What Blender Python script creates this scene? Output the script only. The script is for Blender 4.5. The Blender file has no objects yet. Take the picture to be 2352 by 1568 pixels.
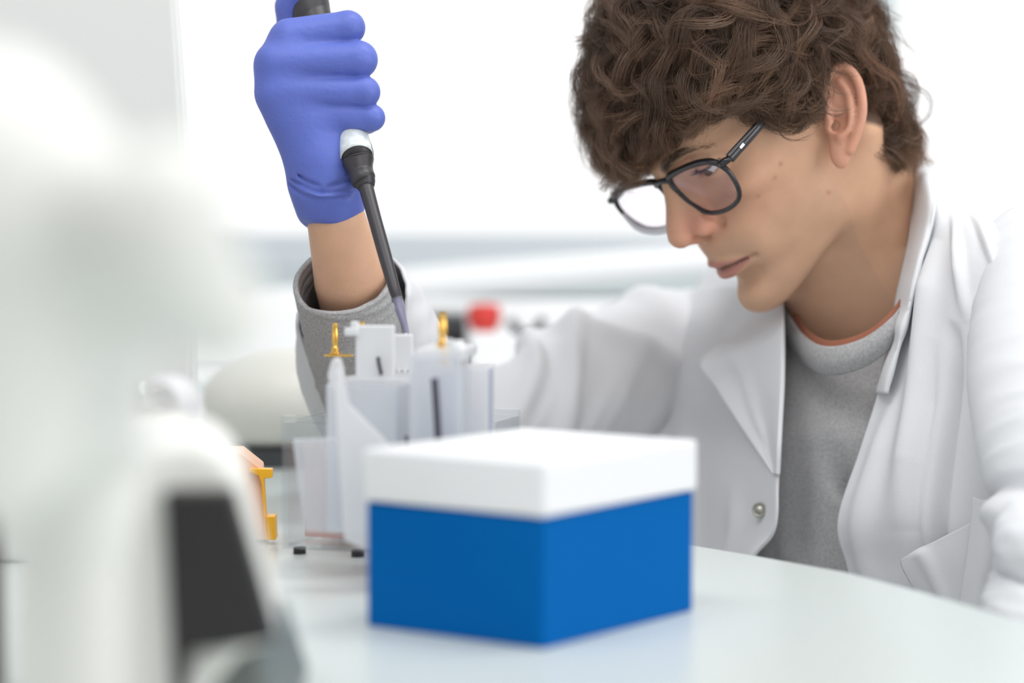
import bpy, math, random
import numpy as np
from mathutils import Vector, Matrix

# ---------------------------------------------------------------- camera
TABLE_Z = 0.75
CAM = np.array([0.0, 0.0, TABLE_Z + 0.223])
PITCH = math.radians(3.44)
FPX = 2352 * 85 / 36
FWD = np.array([0, math.cos(PITCH), -math.sin(PITCH)])
UP = np.array([0, math.sin(PITCH), math.cos(PITCH)])
RT = np.array([1.0, 0, 0])
scene = bpy.context.scene
COL = scene.collection
cd = bpy.data.cameras.new('camera')
cam = bpy.data.objects.new('camera', cd)
COL.objects.link(cam)
cam.location = CAM.tolist()
cam.rotation_euler = (math.pi / 2 - PITCH, 0, 0)
cd.lens = 85
cd.sensor_width = 36
cd.clip_start = 0.02
cd.dof.use_dof = True
cd.dof.focus_distance = 1.59
cd.dof.aperture_fstop = 2.7
scene.camera = cam
scene.view_settings.view_transform = 'Standard'
scene.view_settings.look = 'None'
scene.view_settings.gamma = 1
scene.view_settings.use_curve_mapping = False
scene.view_settings.exposure = 0.0

# ---------------------------------------------------------------- sky and added lamps
world = bpy.data.worlds.new('overcast_sky')
scene.world = world
world.use_nodes = True
bg = world.node_tree.nodes['Background']
bg.inputs[0].default_value = (1.0, 1.0, 1.0, 1)
bg.inputs[1].default_value = 1.15

def area(name, loc, target, size, power, color=(1, 1, 1)):
    l = bpy.data.lights.new(name, 'AREA')
    l.shape = 'RECTANGLE'
    l.size, l.size_y = size
    l.energy = power
    l.color = color
    o = bpy.data.objects.new(name, l)
    COL.objects.link(o)
    o.location = loc
    o.rotation_euler = (Vector(target) - Vector(loc)).to_track_quat('-Z', 'Y').to_euler()
    return o

# unseen area lamps added to light the room from both sides and above
area('side_fill_right', (2.55, 0.2, 1.6), (0.2, 1.7, 1.0), (1.6, 1.6), 30)  # added side light for more contrast, no window in this wall
area('side_fill_left', (-2.9, 0.7, 1.55), (0.2, 1.75, 0.95), (1.6, 1.4), 13)  # added fill for the coat front and face, no window here
area('ceiling_fill', (-0.5, 0.7, 2.62), (0.0, 1.5, 0.8), (1.2, 0.6), 14)  # added overhead light, no fitting modelled
area('ceiling_fill', (0.6, -0.5, 2.62), (0.2, 1.5, 0.9), (1.2, 0.6), 14)  # second added overhead light, behind the camera

area('ceiling_fill', (0.7, 1.5, 2.6), (0.1, 2.8, 0.85), (1.2, 0.4), 20)  # added to brighten the things on the rear bench

# ---------------------------------------------------------------- helpers
def W(px, py, d):
    return CAM + d * (FWD + (px - 1176) / FPX * RT - (py - 784) / FPX * UP)

def onz(px, py, z=TABLE_Z):
    v = FWD + (px - 1176) / FPX * RT - (py - 784) / FPX * UP
    return CAM + v * ((z - CAM[2]) / v[2])

def tag(o, label=None, cat=None, group=None, kind=None):
    if label: o['label'] = label
    if cat: o['category'] = cat
    if group: o['group'] = group
    if kind: o['kind'] = kind
    return o

def link(o, parent=None):
    COL.objects.link(o)
    if parent is not None:
        o.parent = parent
        o.matrix_parent_inverse = Matrix.Translation(parent.location).inverted() if parent.rotation_euler.z == 0 else parent.matrix_basis.inverted()
    return o

def empty(name, loc, label=None, cat=None, group=None):
    o = bpy.data.objects.new(name, None)
    COL.objects.link(o)
    o.location = tuple(float(v) for v in loc)
    o.empty_display_size = 0.02
    tag(o, label, cat, group)
    return o

def mesh(name, V, F, mat=None, parent=None, smooth=True, color=None):
    V = np.asarray(V, dtype=np.float64).reshape(-1, 3)
    me = bpy.data.meshes.new(name)
    if isinstance(F, np.ndarray):
        n, k = F.shape
        me.vertices.add(len(V))
        me.vertices.foreach_set('co', V.astype(np.float32).ravel())
        me.loops.add(n * k)
        me.loops.foreach_set('vertex_index', F.astype(np.int32).ravel())
        me.polygons.add(n)
        me.polygons.foreach_set('loop_start', np.arange(0, n * k, k, dtype=np.int32))
        me.polygons.foreach_set('loop_total', np.full(n, k, dtype=np.int32))
        me.update(calc_edges=True)
        me.validate()
    else:
        me.from_pydata(V.tolist(), [], F)
        me.update()
    if smooth:
        me.polygons.foreach_set('use_smooth', np.ones(len(me.polygons), dtype=bool))
    if color is not None:
        a = me.color_attributes.new('tint', 'FLOAT_COLOR', 'POINT')
        c = np.ones((len(V), 4), dtype=np.float32)
        c[:, :3] = color
        a.data.foreach_set('color', c.ravel())
    if mat: me.materials.append(mat)
    o = bpy.data.objects.new(name, me)
    return link(o, parent)

# -- materials
def mat(name, col, rough=0.5, metal=0.0, spec=0.5, sss=0.0, trans=0.0, ior=1.45, alpha=1.0, sheen=0.0, emis=None, es=0, attr=False,
        noise=None, bump=None, coat=0.0):
    m = bpy.data.materials.new(name)
    m.use_nodes = True
    nt = m.node_tree
    b = nt.nodes['Principled BSDF']
    b.inputs['Base Color'].default_value = (*col, 1)
    b.inputs['Roughness'].default_value = rough
    b.inputs['Metallic'].default_value = metal
    b.inputs['Specular IOR Level'].default_value = spec
    b.inputs['IOR'].default_value = ior
    b.inputs['Transmission Weight'].default_value = trans
    b.inputs['Alpha'].default_value = alpha
    b.inputs['Coat Weight'].default_value = coat
    b.inputs['Sheen Weight'].default_value = sheen
    if sss:
        b.inputs['Subsurface Weight'].default_value = sss
        b.inputs['Subsurface Radius'].default_value = (1.0, 0.4, 0.2)
        b.inputs['Subsurface Scale'].default_value = 0.006
    if emis:
        b.inputs['Emission Color'].default_value = (*emis, 1)
        b.inputs['Emission Strength'].default_value = es
    src = None
    if attr:
        a = nt.nodes.new('ShaderNodeAttribute')
        a.attribute_name = 'tint'
        src = a.outputs['Color']
        nt.links.new(src, b.inputs['Base Color'])
    tc = nt.nodes.new('ShaderNodeTexCoord')
    if noise:   # (scale, amount, detail)
        n = nt.nodes.new('ShaderNodeTexNoise')
        n.inputs['Scale'].default_value = noise[0]
        n.inputs['Detail'].default_value = noise[2]
        nt.links.new(tc.outputs['Object'], n.inputs['Vector'])
        r = nt.nodes.new('ShaderNodeMapRange')
        r.inputs['From Min'].default_value = 0.3
        r.inputs['From Max'].default_value = 0.7
        r.inputs['To Min'].default_value = 1 - noise[1]
        r.inputs['To Max'].default_value = 1 + noise[1]
        nt.links.new(n.outputs['Fac'], r.inputs['Value'])
        x = nt.nodes.new('ShaderNodeMix')
        x.data_type = 'RGBA'; x.blend_type = 'MULTIPLY'
        x.inputs['Factor'].default_value = 1
        if src is not None: nt.links.new(src, x.inputs['A'])
        else: x.inputs['A'].default_value = (*col, 1)
        nt.links.new(r.outputs['Result'], x.inputs['B'])
        nt.links.new(x.outputs['Result'], b.inputs['Base Color'])
    if bump:    # (scale, distance, detail)
        n = nt.nodes.new('ShaderNodeTexNoise')
        n.inputs['Scale'].default_value = bump[0]
        n.inputs['Detail'].default_value = bump[2]
        nt.links.new(tc.outputs['Object'], n.inputs['Vector'])
        bp = nt.nodes.new('ShaderNodeBump')
        bp.inputs['Distance'].default_value = bump[1]
        bp.inputs['Strength'].default_value = 1
        nt.links.new(n.outputs['Fac'], bp.inputs['Height'])
        nt.links.new(bp.outputs['Normal'], b.inputs['Normal'])
    return m

def clear(name, tint=(0.97, 0.98, 0.99), milk=0.0, milk_col=(0.9, 0.91, 0.93), gloss=0.05, rough=0.05):
    """thin clear or milky plastic: see-through, with a diffusing share and a sheen at grazing angles"""
    m = bpy.data.materials.new(name); m.use_nodes = True
    nt = m.node_tree; nt.nodes.clear(); L = nt.links.new
    out = nt.nodes.new('ShaderNodeOutputMaterial')
    tr = nt.nodes.new('ShaderNodeBsdfTransparent'); tr.inputs['Color'].default_value = (*tint, 1)
    base = tr.outputs[0]
    if milk:
        df = nt.nodes.new('ShaderNodeBsdfDiffuse'); df.inputs['Color'].default_value = (*milk_col, 1)
        tl = nt.nodes.new('ShaderNodeBsdfTranslucent'); tl.inputs['Color'].default_value = (*milk_col, 1)
        a = nt.nodes.new('ShaderNodeMixShader'); a.inputs[0].default_value = 0.5
        L(df.outputs[0], a.inputs[1]); L(tl.outputs[0], a.inputs[2])
        b = nt.nodes.new('ShaderNodeMixShader'); b.inputs[0].default_value = milk
        L(base, b.inputs[1]); L(a.outputs[0], b.inputs[2]); base = b.outputs[0]
    gs = nt.nodes.new('ShaderNodeBsdfGlossy'); gs.inputs['Roughness'].default_value = rough
    lw = nt.nodes.new('ShaderNodeLayerWeight'); lw.inputs['Blend'].default_value = 0.5
    pw = nt.nodes.new('ShaderNodeMath'); pw.operation = 'POWER'; pw.inputs[1].default_value = 4.0
    ma = nt.nodes.new('ShaderNodeMath'); ma.operation = 'MULTIPLY_ADD'; ma.inputs[1].default_value = 0.6; ma.inputs[2].default_value = gloss
    L(lw.outputs['Facing'], pw.inputs[0]); L(pw.outputs[0], ma.inputs[0])
    c = nt.nodes.new('ShaderNodeMixShader'); L(ma.outputs[0], c.inputs[0]); L(base, c.inputs[1]); L(gs.outputs[0], c.inputs[2])
    L(c.outputs[0], out.inputs['Surface'])
    return m

def fabric(name, col, weave=1400, **k):
    return mat(name, col, rough=0.9, spec=0.2, bump=(weave, 0.0002, 2), **k)

# -- signed distance helpers (float32 arrays, N x 3)
def sph(P, c, r):
    return np.linalg.norm(P - np.float32(c), axis=1) - r

def ell(P, c, r, R=None):
    q = P - np.float32(c)
    if R is not None: q = q @ np.float32(R)
    r = np.float32(r)
    k0 = np.linalg.norm(q / r, axis=1)
    k1 = np.linalg.norm(q / (r * r), axis=1)
    return k0 * (k0 - 1) / np.maximum(k1, 1e-6)

def cap(P, a, b, ra, rb=None):
    rb = ra if rb is None else rb
    a = np.float32(a); b = np.float32(b)
    ab = b - a
    t = np.clip(((P - a) @ ab) / max(float(ab @ ab), 1e-9), 0, 1)
    return np.linalg.norm(P - a - t[:, None] * ab, axis=1) - (ra + (rb - ra) * t)

def smin(a, b, k):
    h = np.clip(0.5 + 0.5 * (b - a) / k, 0, 1)
    return b + (a - b) * h - k * h * (1 - h)

def smax(a, b, k):
    return -smin(-a, -b, k)

def chain(P, pts, rads, k=None):
    d = None
    for i in range(len(pts) - 1):
        e = cap(P, pts[i], pts[i + 1], rads[i], rads[i + 1])
        d = e if d is None else (np.minimum(d, e) if not k else smin(d, e, k))
    return d

def surface(fn, lo, hi, step, blk=6):
    """mesh the zero level of fn inside a box (naive surface nets, only near the surface)"""
    lo = np.array(lo, float); hi = np.array(hi, float)
    n = (np.ceil((hi - lo) / (step * blk)).astype(int)) * blk + 1
    nb = (n - 1) // blk
    cs = step * blk
    cx = [lo[i] + cs * (np.arange(nb[i]) + 0.5) for i in range(3)]
    C = np.stack(np.meshgrid(*cx, indexing='ij'), -1).reshape(-1, 3).astype(np.float32)
    cv = fn(C)
    act = np.abs(cv) < cs * 1.45
    vals = np.repeat(np.repeat(np.repeat(np.where(cv < 0, -1, 1).astype(np.float32).reshape(nb), blk, 0), blk, 1), blk, 2)
    vals = np.pad(vals, ((0, 1),) * 3, mode='edge') * cs
    ai = np.argwhere(act.reshape(nb))
    g = np.arange(blk + 1)
    G = np.stack(np.meshgrid(g, g, g, indexing='ij'), -1).reshape(-1, 3)
    for s in range(0, len(ai), 3000):
        idx = (ai[s:s + 3000, None, :] * blk + G[None]).reshape(-1, 3)
        P = (lo + idx * step).astype(np.float32)
        vals[idx[:, 0], idx[:, 1], idx[:, 2]] = fn(P)
    ins = vals < 0
    m = [k - 1 for k in vals.shape]
    cnt = np.zeros(m, np.int8)
    for dx in (0, 1):
        for dy in (0, 1):
            for dz in (0, 1):
                cnt += ins[dx:dx + m[0], dy:dy + m[1], dz:dz + m[2]]
    cells = np.argwhere((cnt > 0) & (cnt < 8))
    vid = np.full(m, -1, np.int64)
    vid[cells[:, 0], cells[:, 1], cells[:, 2]] = np.arange(len(cells))
    acc = np.zeros((len(cells), 3)); w = np.zeros(len(cells))
    corners = [(a, b, c) for a in (0, 1) for b in (0, 1) for c in (0, 1)]
    for a in corners:
        for ax in range(3):
            if a[ax]: continue
            b = list(a); b[ax] = 1
            va = vals[cells[:, 0] + a[0], cells[:, 1] + a[1], cells[:, 2] + a[2]]
            vb = vals[cells[:, 0] + b[0], cells[:, 1] + b[1], cells[:, 2] + b[2]]
            x = (va < 0) != (vb < 0)
            t = np.where(x, va / np.where(x, va - vb, 1), 0)
            p = np.array(a, float)[None].repeat(len(cells), 0)
            p[:, ax] += t
            acc += p * x[:, None]; w += x
    V = lo + (cells + acc / w[:, None]) * step
    quads = []
    for ax in range(3):
        u, v = (ax + 1) % 3, (ax + 2) % 3
        sl0 = [slice(None)] * 3; sl1 = [slice(None)] * 3
        sl0[ax] = slice(0, -1); sl1[ax] = slice(1, None)
        A = ins[tuple(sl0)]; B = ins[tuple(sl1)]
        e = np.argwhere(A != B)
        e = e[(e[:, u] > 0) & (e[:, v] > 0) & (e[:, u] < m[u]) & (e[:, v] < m[v])]
        def cell(du, dv):
            q = e.copy(); q[:, u] -= du; q[:, v] -= dv
            return vid[q[:, 0], q[:, 1], q[:, 2]]
        q = np.stack([cell(1, 1), cell(0, 1), cell(0, 0), cell(1, 0)], 1)
        fl = ~A[e[:, 0], e[:, 1], e[:, 2]]
        q[fl] = q[fl][:, ::-1]
        quads.append(q)
    Q = np.concatenate(quads)
    Q = Q[(Q >= 0).all(1)]
    return V, Q

# -- interpolated sheets and tubes
def crom(P, n, axis=0, closed=False):
    """Catmull-Rom resampling of an array of control points along an axis to n samples"""
    P = np.moveaxis(np.asarray(P, float), axis, 0)
    k = len(P)
    if closed:
        t = np.linspace(0, k, n, endpoint=False)
        i = np.floor(t).astype(int); f = t - i
        g = lambda o: P[(i + o) % k]
    else:
        E = np.concatenate([[2 * P[0] - P[1]], P, [2 * P[-1] - P[-2]]])
        t = np.linspace(0, k - 1, n)
        i = np.minimum(np.floor(t).astype(int), k - 2); f = t - i
        g = lambda o: E[i + 1 + o]
    f = f.reshape((-1,) + (1,) * (P.ndim - 1))
    a, b, c, d = g(-1), g(0), g(1), g(2)
    r = 0.5 * ((2 * b) + (c - a) * f + (2 * a - 5 * b + 4 * c - d) * f ** 2 + (3 * b - a - 3 * c + d) * f ** 3)
    return np.moveaxis(r, 0, axis)

def sheet(name, G, m, parent=None, thick=0.0, nu=60, nv=60, disp=None, color=None):
    """smooth cloth-like sheet through a grid of world points G[u][v]"""
    G = np.asarray(G, float)
    D = crom(crom(G, nu, 0), nv, 1)
    if disp is not None:
        du = np.gradient(D, axis=0); dv = np.gradient(D, axis=1)
        N = np.cross(du, dv); N /= np.linalg.norm(N, axis=2, keepdims=True) + 1e-12
        uu, vv = np.meshgrid(np.linspace(0, 1, nu), np.linspace(0, 1, nv), indexing='ij')
        h = disp(uu, vv)
        if N[..., 1].mean() > 0: N = -N       # lift towards the viewer side
        D = D + N * h[..., None]
    i = np.arange(nu * nv).reshape(nu, nv)
    F = np.stack([i[:-1, :-1], i[1:, :-1], i[1:, 1:], i[:-1, 1:]], -1).reshape(-1, 4)
    o = mesh(name, D.reshape(-1, 3), F, m, parent)
    if thick:
        s = o.modifiers.new('thickness', 'SOLIDIFY')
        s.thickness = thick; s.offset = 0
        s.use_even_offset = False
    return o

def tube(name, pts, rad, m, parent=None, sides=12, n=None, caps=True, flat=1.0, closed=False, up=(0, 0, 1)):
    V, F = tube_data(pts, rad, sides, n, caps, flat, closed, up)
    return mesh(name, V, F, m, parent)

def tube_data(pts, rad, sides=12, n=None, caps=True, flat=1.0, closed=False, up=(0, 0, 1)):
    P = np.asarray(pts, float)
    r = np.full(len(P), rad) if np.isscalar(rad) else np.asarray(rad, float)
    if n:
        P = crom(P, n, 0, closed); r = crom(r, n, 0, closed)
    T = (np.roll(P, -1, 0) - np.roll(P, 1, 0)) if closed else np.gradient(P, axis=0)
    T /= np.linalg.norm(T, axis=1, keepdims=True) + 1e-12
    N = np.cross(np.array(up, float), T); l = np.linalg.norm(N, axis=1, keepdims=True)
    N = np.where(l < 1e-3, np.cross(np.array([1.0, 0.1, 0]), T), N)
    N /= np.linalg.norm(N, axis=1, keepdims=True)
    B = np.cross(T, N)
    a = np.linspace(0, 2 * np.pi, sides, endpoint=False)
    V = P[:, None] + r[:, None, None] * (np.cos(a)[None, :, None] * N[:, None] + flat * np.sin(a)[None, :, None] * B[:, None])
    k = len(P)
    F = []
    for i in range(k if closed else k - 1):
        for j in range(sides):
            j2 = (j + 1) % sides; i2 = (i + 1) % k
            F.append((i * sides + j, i * sides + j2, i2 * sides + j2, i2 * sides + j))
    if caps and not closed:
        F.append(tuple(range(sides))[::-1])
        F.append(tuple((k - 1) * sides + j for j in range(sides)))
    return V.reshape(-1, 3), F

def lathe_data(profile, sides=32, axis=None, origin=(0, 0, 0)):
    """profile: list of (radius, height); axis: unit direction"""
    ax = np.array(axis if axis is not None else (0, 0, 1), float); ax /= np.linalg.norm(ax)
    h = np.array([1.0, 0, 0]) if abs(ax[0]) < 0.9 else np.array([0, 1.0, 0])
    u = np.cross(ax, h); u /= np.linalg.norm(u); v = np.cross(ax, u)
    o = np.array(origin, float)
    V, F = [], []
    for (r, z) in profile:
        for j in range(sides):
            a = 2 * math.pi * j / sides
            V.append(o + ax * z + r * (math.cos(a) * u + math.sin(a) * v))
    for i in range(len(profile) - 1):
        for j in range(sides):
            j2 = (j + 1) % sides
            F.append((i * sides + j, i * sides + j2, (i + 1) * sides + j2, (i + 1) * sides + j))
    F.append(tuple(range(sides))[::-1])
    F.append(tuple((len(profile) - 1) * sides + j for j in range(sides)))
    return np.array(V), F

def lathe(name, profile, m, parent=None, sides=32, axis=None, origin=(0, 0, 0), sharp=True):
    V, F = lathe_data(profile, sides, axis, origin)
    o = mesh(name, V, F, m, parent)
    if sharp:
        e = o.modifiers.new('edges', 'EDGE_SPLIT'); e.split_angle = math.radians(40)
    return o

def join_data(parts):
    V, F, n = [], [], 0
    for v, f in parts:
        V.append(np.asarray(v).reshape(-1, 3)); F += [tuple(int(i) + n for i in q) for q in f]; n += len(V[-1])
    return np.concatenate(V), F

def box_data(c, s, R=None):
    c = np.array(c, float); s = np.array(s, float) / 2
    V = np.array([(x, y, z) for x in (-1, 1) for y in (-1, 1) for z in (-1, 1)], float) * s
    if R is not None: V = V @ np.array(R).T
    F = [(0, 1, 3, 2), (4, 6, 7, 5), (0, 4, 5, 1), (2, 3, 7, 6), (0, 2, 6, 4), (1, 5, 7, 3)]
    return V + c, F

def box(name, c, s, m, parent=None, R=None, bevel=0.0, seg=3):
    V, F = box_data(c, s, R)
    o = mesh(name, V, F, m, parent, smooth=False)
    if bevel:
        b = o.modifiers.new('bevel', 'BEVEL'); b.width = bevel; b.segments = seg
        b.harden_normals = False
    return o

def rotz(a):
    c, s = math.cos(a), math.sin(a)
    return np.array([(c, -s, 0), (s, c, 0), (0, 0, 1)])

def prism(name, poly, z0, z1, m, parent=None, bevel=0.0):
    """vertical prism over a counter-clockwise xy outline"""
    n = len(poly)
    V = [(p[0], p[1], z0) for p in poly] + [(p[0], p[1], z1) for p in poly]
    F = [tuple(range(n))[::-1], tuple(range(n, 2 * n))] + [(i, (i + 1) % n, (i + 1) % n + n, i + n) for i in range(n)]
    o = mesh(name, V, F, m, parent, smooth=False)
    if bevel:
        b = o.modifiers.new('bevel', 'BEVEL'); b.width = bevel; b.segments = 4
    return o
# ================================================================ the room
M = {}
M['wall'] = mat('wall_paint', (0.86, 0.87, 0.87), 0.8)
M['frame'] = mat('window_frame_paint', (0.62, 0.655, 0.69), 0.5)
M['frame_light'] = mat('window_frame_pale', (0.50, 0.56, 0.58), 0.5)
M['floor'] = mat('floor_vinyl', (0.62, 0.63, 0.63), 0.5, noise=(6, 0.05, 3))
M['bench'] = mat('bench_top_white', (0.80, 0.84, 0.84), 0.12, spec=0.6)
M['white'] = mat('white_plastic', (0.85, 0.86, 0.87), 0.35)
M['cream'] = mat('cream_enamel', (0.80, 0.79, 0.73), 0.4)
M['black'] = mat('black_plastic', (0.022, 0.020, 0.021), 0.45)
M['glass'] = mat('window_glass', (1, 1, 1), 0.0, trans=1.0, ior=1.02, spec=0.0)

WY = 3.3         # window wall distance
def px_x(px, d): return (px - 1176) / FPX * d
def px_z(py, d): return float(W(1176, py, d)[2])
sill_z = px_z(540, WY / math.cos(PITCH))
head_z = 2.45
floor_o = box('floor', (0, 1.1, -0.02), (6.4, 4.9, 0.04), M['floor']); tag(floor_o, kind='structure')
ceil_o = box('ceiling', (0, 1.1, 2.72), (6.4, 4.9, 0.04), M['wall']); tag(ceil_o, kind='structure')
xl, xr = -0.62, 2.6
for nm, c, s in (('wall_back', ((xl + xr) / 2, WY + 0.06, sill_z / 2 - 0.03), (xr - xl, 0.12, sill_z - 0.07)),):
    tag(box(nm, c, s, M['wall']), kind='structure')
tag(box('wall_back_left', ((xl - 3.2) / 2, WY + 0.06, 1.35), (3.2 + xl, 0.12, 2.7), M['wall']), kind='structure')
tag(box('wall_back_top', ((xl + xr) / 2, WY + 0.06, (head_z + 2.7) / 2), (xr - xl, 0.12, 2.7 - head_z), M['wall']), kind='structure')
tag(box('wall_left', (-3.2, 1.5, 1.35), (0.1, 5.0, 2.7), M['wall']), kind='structure')
tag(box('wall_front', (0, -1.25, 1.35), (6.4, 0.1, 2.7), M['wall']), kind='structure')
tag(box('wall_right', (3.2, 1.5, 1.35), (0.1, 5.0, 2.7), M['wall']), kind='structure')
# window frame with two mullions and glass
wd = empty('window_1', ((xl + xr) / 2, WY, sill_z)); tag(wd, kind='structure')
def wpart(nm, c, s, m): return box(nm, c, s, m, wd)
wpart('window_frame', ((xl + xr) / 2, WY, sill_z - 0.022), (xr - xl, 0.08, 0.05), M['frame'])
wpart('window_sill', ((xl + xr) / 2, WY - 0.07, sill_z - 0.062), (xr - xl, 0.2, 0.028), M['frame_light'])
wpart('window_frame', ((xl + xr) / 2, WY, head_z), (xr - xl, 0.08, 0.05), M['frame'])
wpart('window_frame', (xl, WY, (sill_z + head_z) / 2), (0.05, 0.08, head_z - sill_z), M['frame'])
mx = px_x(2012, WY)
wpart('window_mullion', (mx, WY, (sill_z + head_z) / 2), (0.036, 0.08, head_z - sill_z), M['frame_light'])
gl = wpart('window_pane', ((xl + xr) / 2, WY + 0.02, (sill_z + head_z) / 2), (xr - xl, 0.004, head_z - sill_z), M['glass'])
gl.visible_shadow = True

# bench along the window with a radiator-like ledge
BZ = px_z(845, 2.5)
wb = prism('rear_bench', [(-2.4, 2.35), (2.4, 2.35), (2.4, 3.22), (-2.4, 3.22)], BZ - 0.04, BZ, M['bench'], bevel=0.004)
tag(wb, 'white laboratory bench under the window behind the person', 'bench')
cb = box('base_cabinet', (0, 2.82, (BZ - 0.04) / 2), (4.6, 0.74, BZ - 0.04), M['wall']); tag(cb, 'white cabinet carrying the bench under the window', 'cabinet')
# ================================================================ the person
HF = np.array([-0.692, -0.387, -0.610]); HF /= np.linalg.norm(HF)         # face forward
HL = np.array([0.416, -0.904, 0.102]); HL -= HF * (HL @ HF); HL /= np.linalg.norm(HL)   # his left
HU = np.cross(HF, HL)
HR = np.stack([HF, HL, HU], 1)           # columns: forward, left, up
TRAG = W(1912, 264, 1.66)
HO = TRAG - HL * 0.072                   # middle of the head between the ears
def h2w(p):
    return HO + (np.asarray(p, float) / 1000.0) @ HR.T
def w2h(p):
    return (np.asarray(p, float) - HO) @ HR * 1000.0

def table_fn(zs, vs, s=3):
    z = np.arange(-140, 180, 1.0)
    v = np.interp(z, zs, vs)
    k = np.exp(-0.5 * (np.arange(-15, 16) / s) ** 2); k /= k.sum()
    v = np.convolve(np.pad(v, 15, mode='edge'), k, 'valid')
    return lambda q: np.interp(q, z, v).astype(np.float32)
FRONT = table_fn([-108, -99, -94, -87, -79, -71, -63, -55, -48, -41, -31, -22, -10, 5, 20, 30, 42, 60, 80, 100],
                 [62, 80, 91.5, 99, 101, 98.5, 95.5, 99.5, 99, 102, 103, 100.5, 91, 88, 89, 92, 96, 94, 85, 62])
WIDTH = table_fn([-108, -95, -82, -67, -50, -33, -15, 0, 20, 40, 60, 80, 100],
                 [20, 30, 38, 47, 53, 57, 60, 62.5, 64, 65, 66, 62, 50], 6)
NECKB = w2h(W(2008, 790, 1.80))
EYE = np.array([72.5, 31.0, 23.0])
EAR_T = math.radians(34)
ea_u = np.array([-math.sin(EAR_T), 0, math.cos(EAR_T)])            # up along the ear
ea_s = np.array([-math.cos(EAR_T), 0.0, -math.sin(EAR_T)])         # towards the back
ea_s = ea_s * math.cos(0.55) + np.array([0, 1.0, 0]) * math.sin(0.55)
ea_n = np.cross(ea_s, ea_u); ea_n *= np.sign(ea_n[1])
EAR0 = np.array([4.0, 69.5, -1.0])
def ear_pt(s, t, n=0.0):
    return EAR0 + ea_s * s * 0.78 + ea_u * t * 0.93 + ea_n * n

def sdf_ear(P):
    # P already mirrored to y>0
    R = np.stack([ea_s, ea_u, ea_n], 1)
    d = ell(P, ear_pt(14, 8, -1.5), (15.0, 31, 4.2), R)
    d = smin(d, ell(P, ear_pt(8, -24, -0.5), (7.5, 12, 3.6), R), 4)
    rim = [(1, 2, 1.5), (-1, 16, 1), (2, 29, 1.5), (10, 37.5, 2.5), (20, 37, 3.5), (28.5, 28, 4), (31.5, 14, 4.5), (30, 0, 4), (24, -13, 3), (17, -24, 1.5)]
    rim = crom(np.array(rim, float), 22)
    d = smin(d, chain(P, [ear_pt(*r) for r in rim], [3.4] * 22), 2.0)
    anti = crom(np.array([(14, 27, 1.5), (20, 17, 3), (20.5, 4, 4), (16, -8, 4), (9, -14, 3)], float), 10)
    d = smin(d, chain(P, [ear_pt(*r) for r in anti], [3.0] * 10), 3.0)
    d = smax(d, -ell(P, ear_pt(9.5, 0, 6), (6.2, 9.5, 7), R), 2.5)                 # concha
    d = smin(d, ell(P, ear_pt(1, -4, 2.5), (3.6, 6, 3.5), R), 2.5)                # tragus
    d = smin(d, cap(P, ear_pt(2, 5, 1), ear_pt(12, 4, 1), 2.4, 1.4), 2)            # crus
    d = smax(d, -cap(P, ear_pt(6, -7, 6), ear_pt(6, -4, -3), 3.0), 1.5)
    return d

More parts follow.
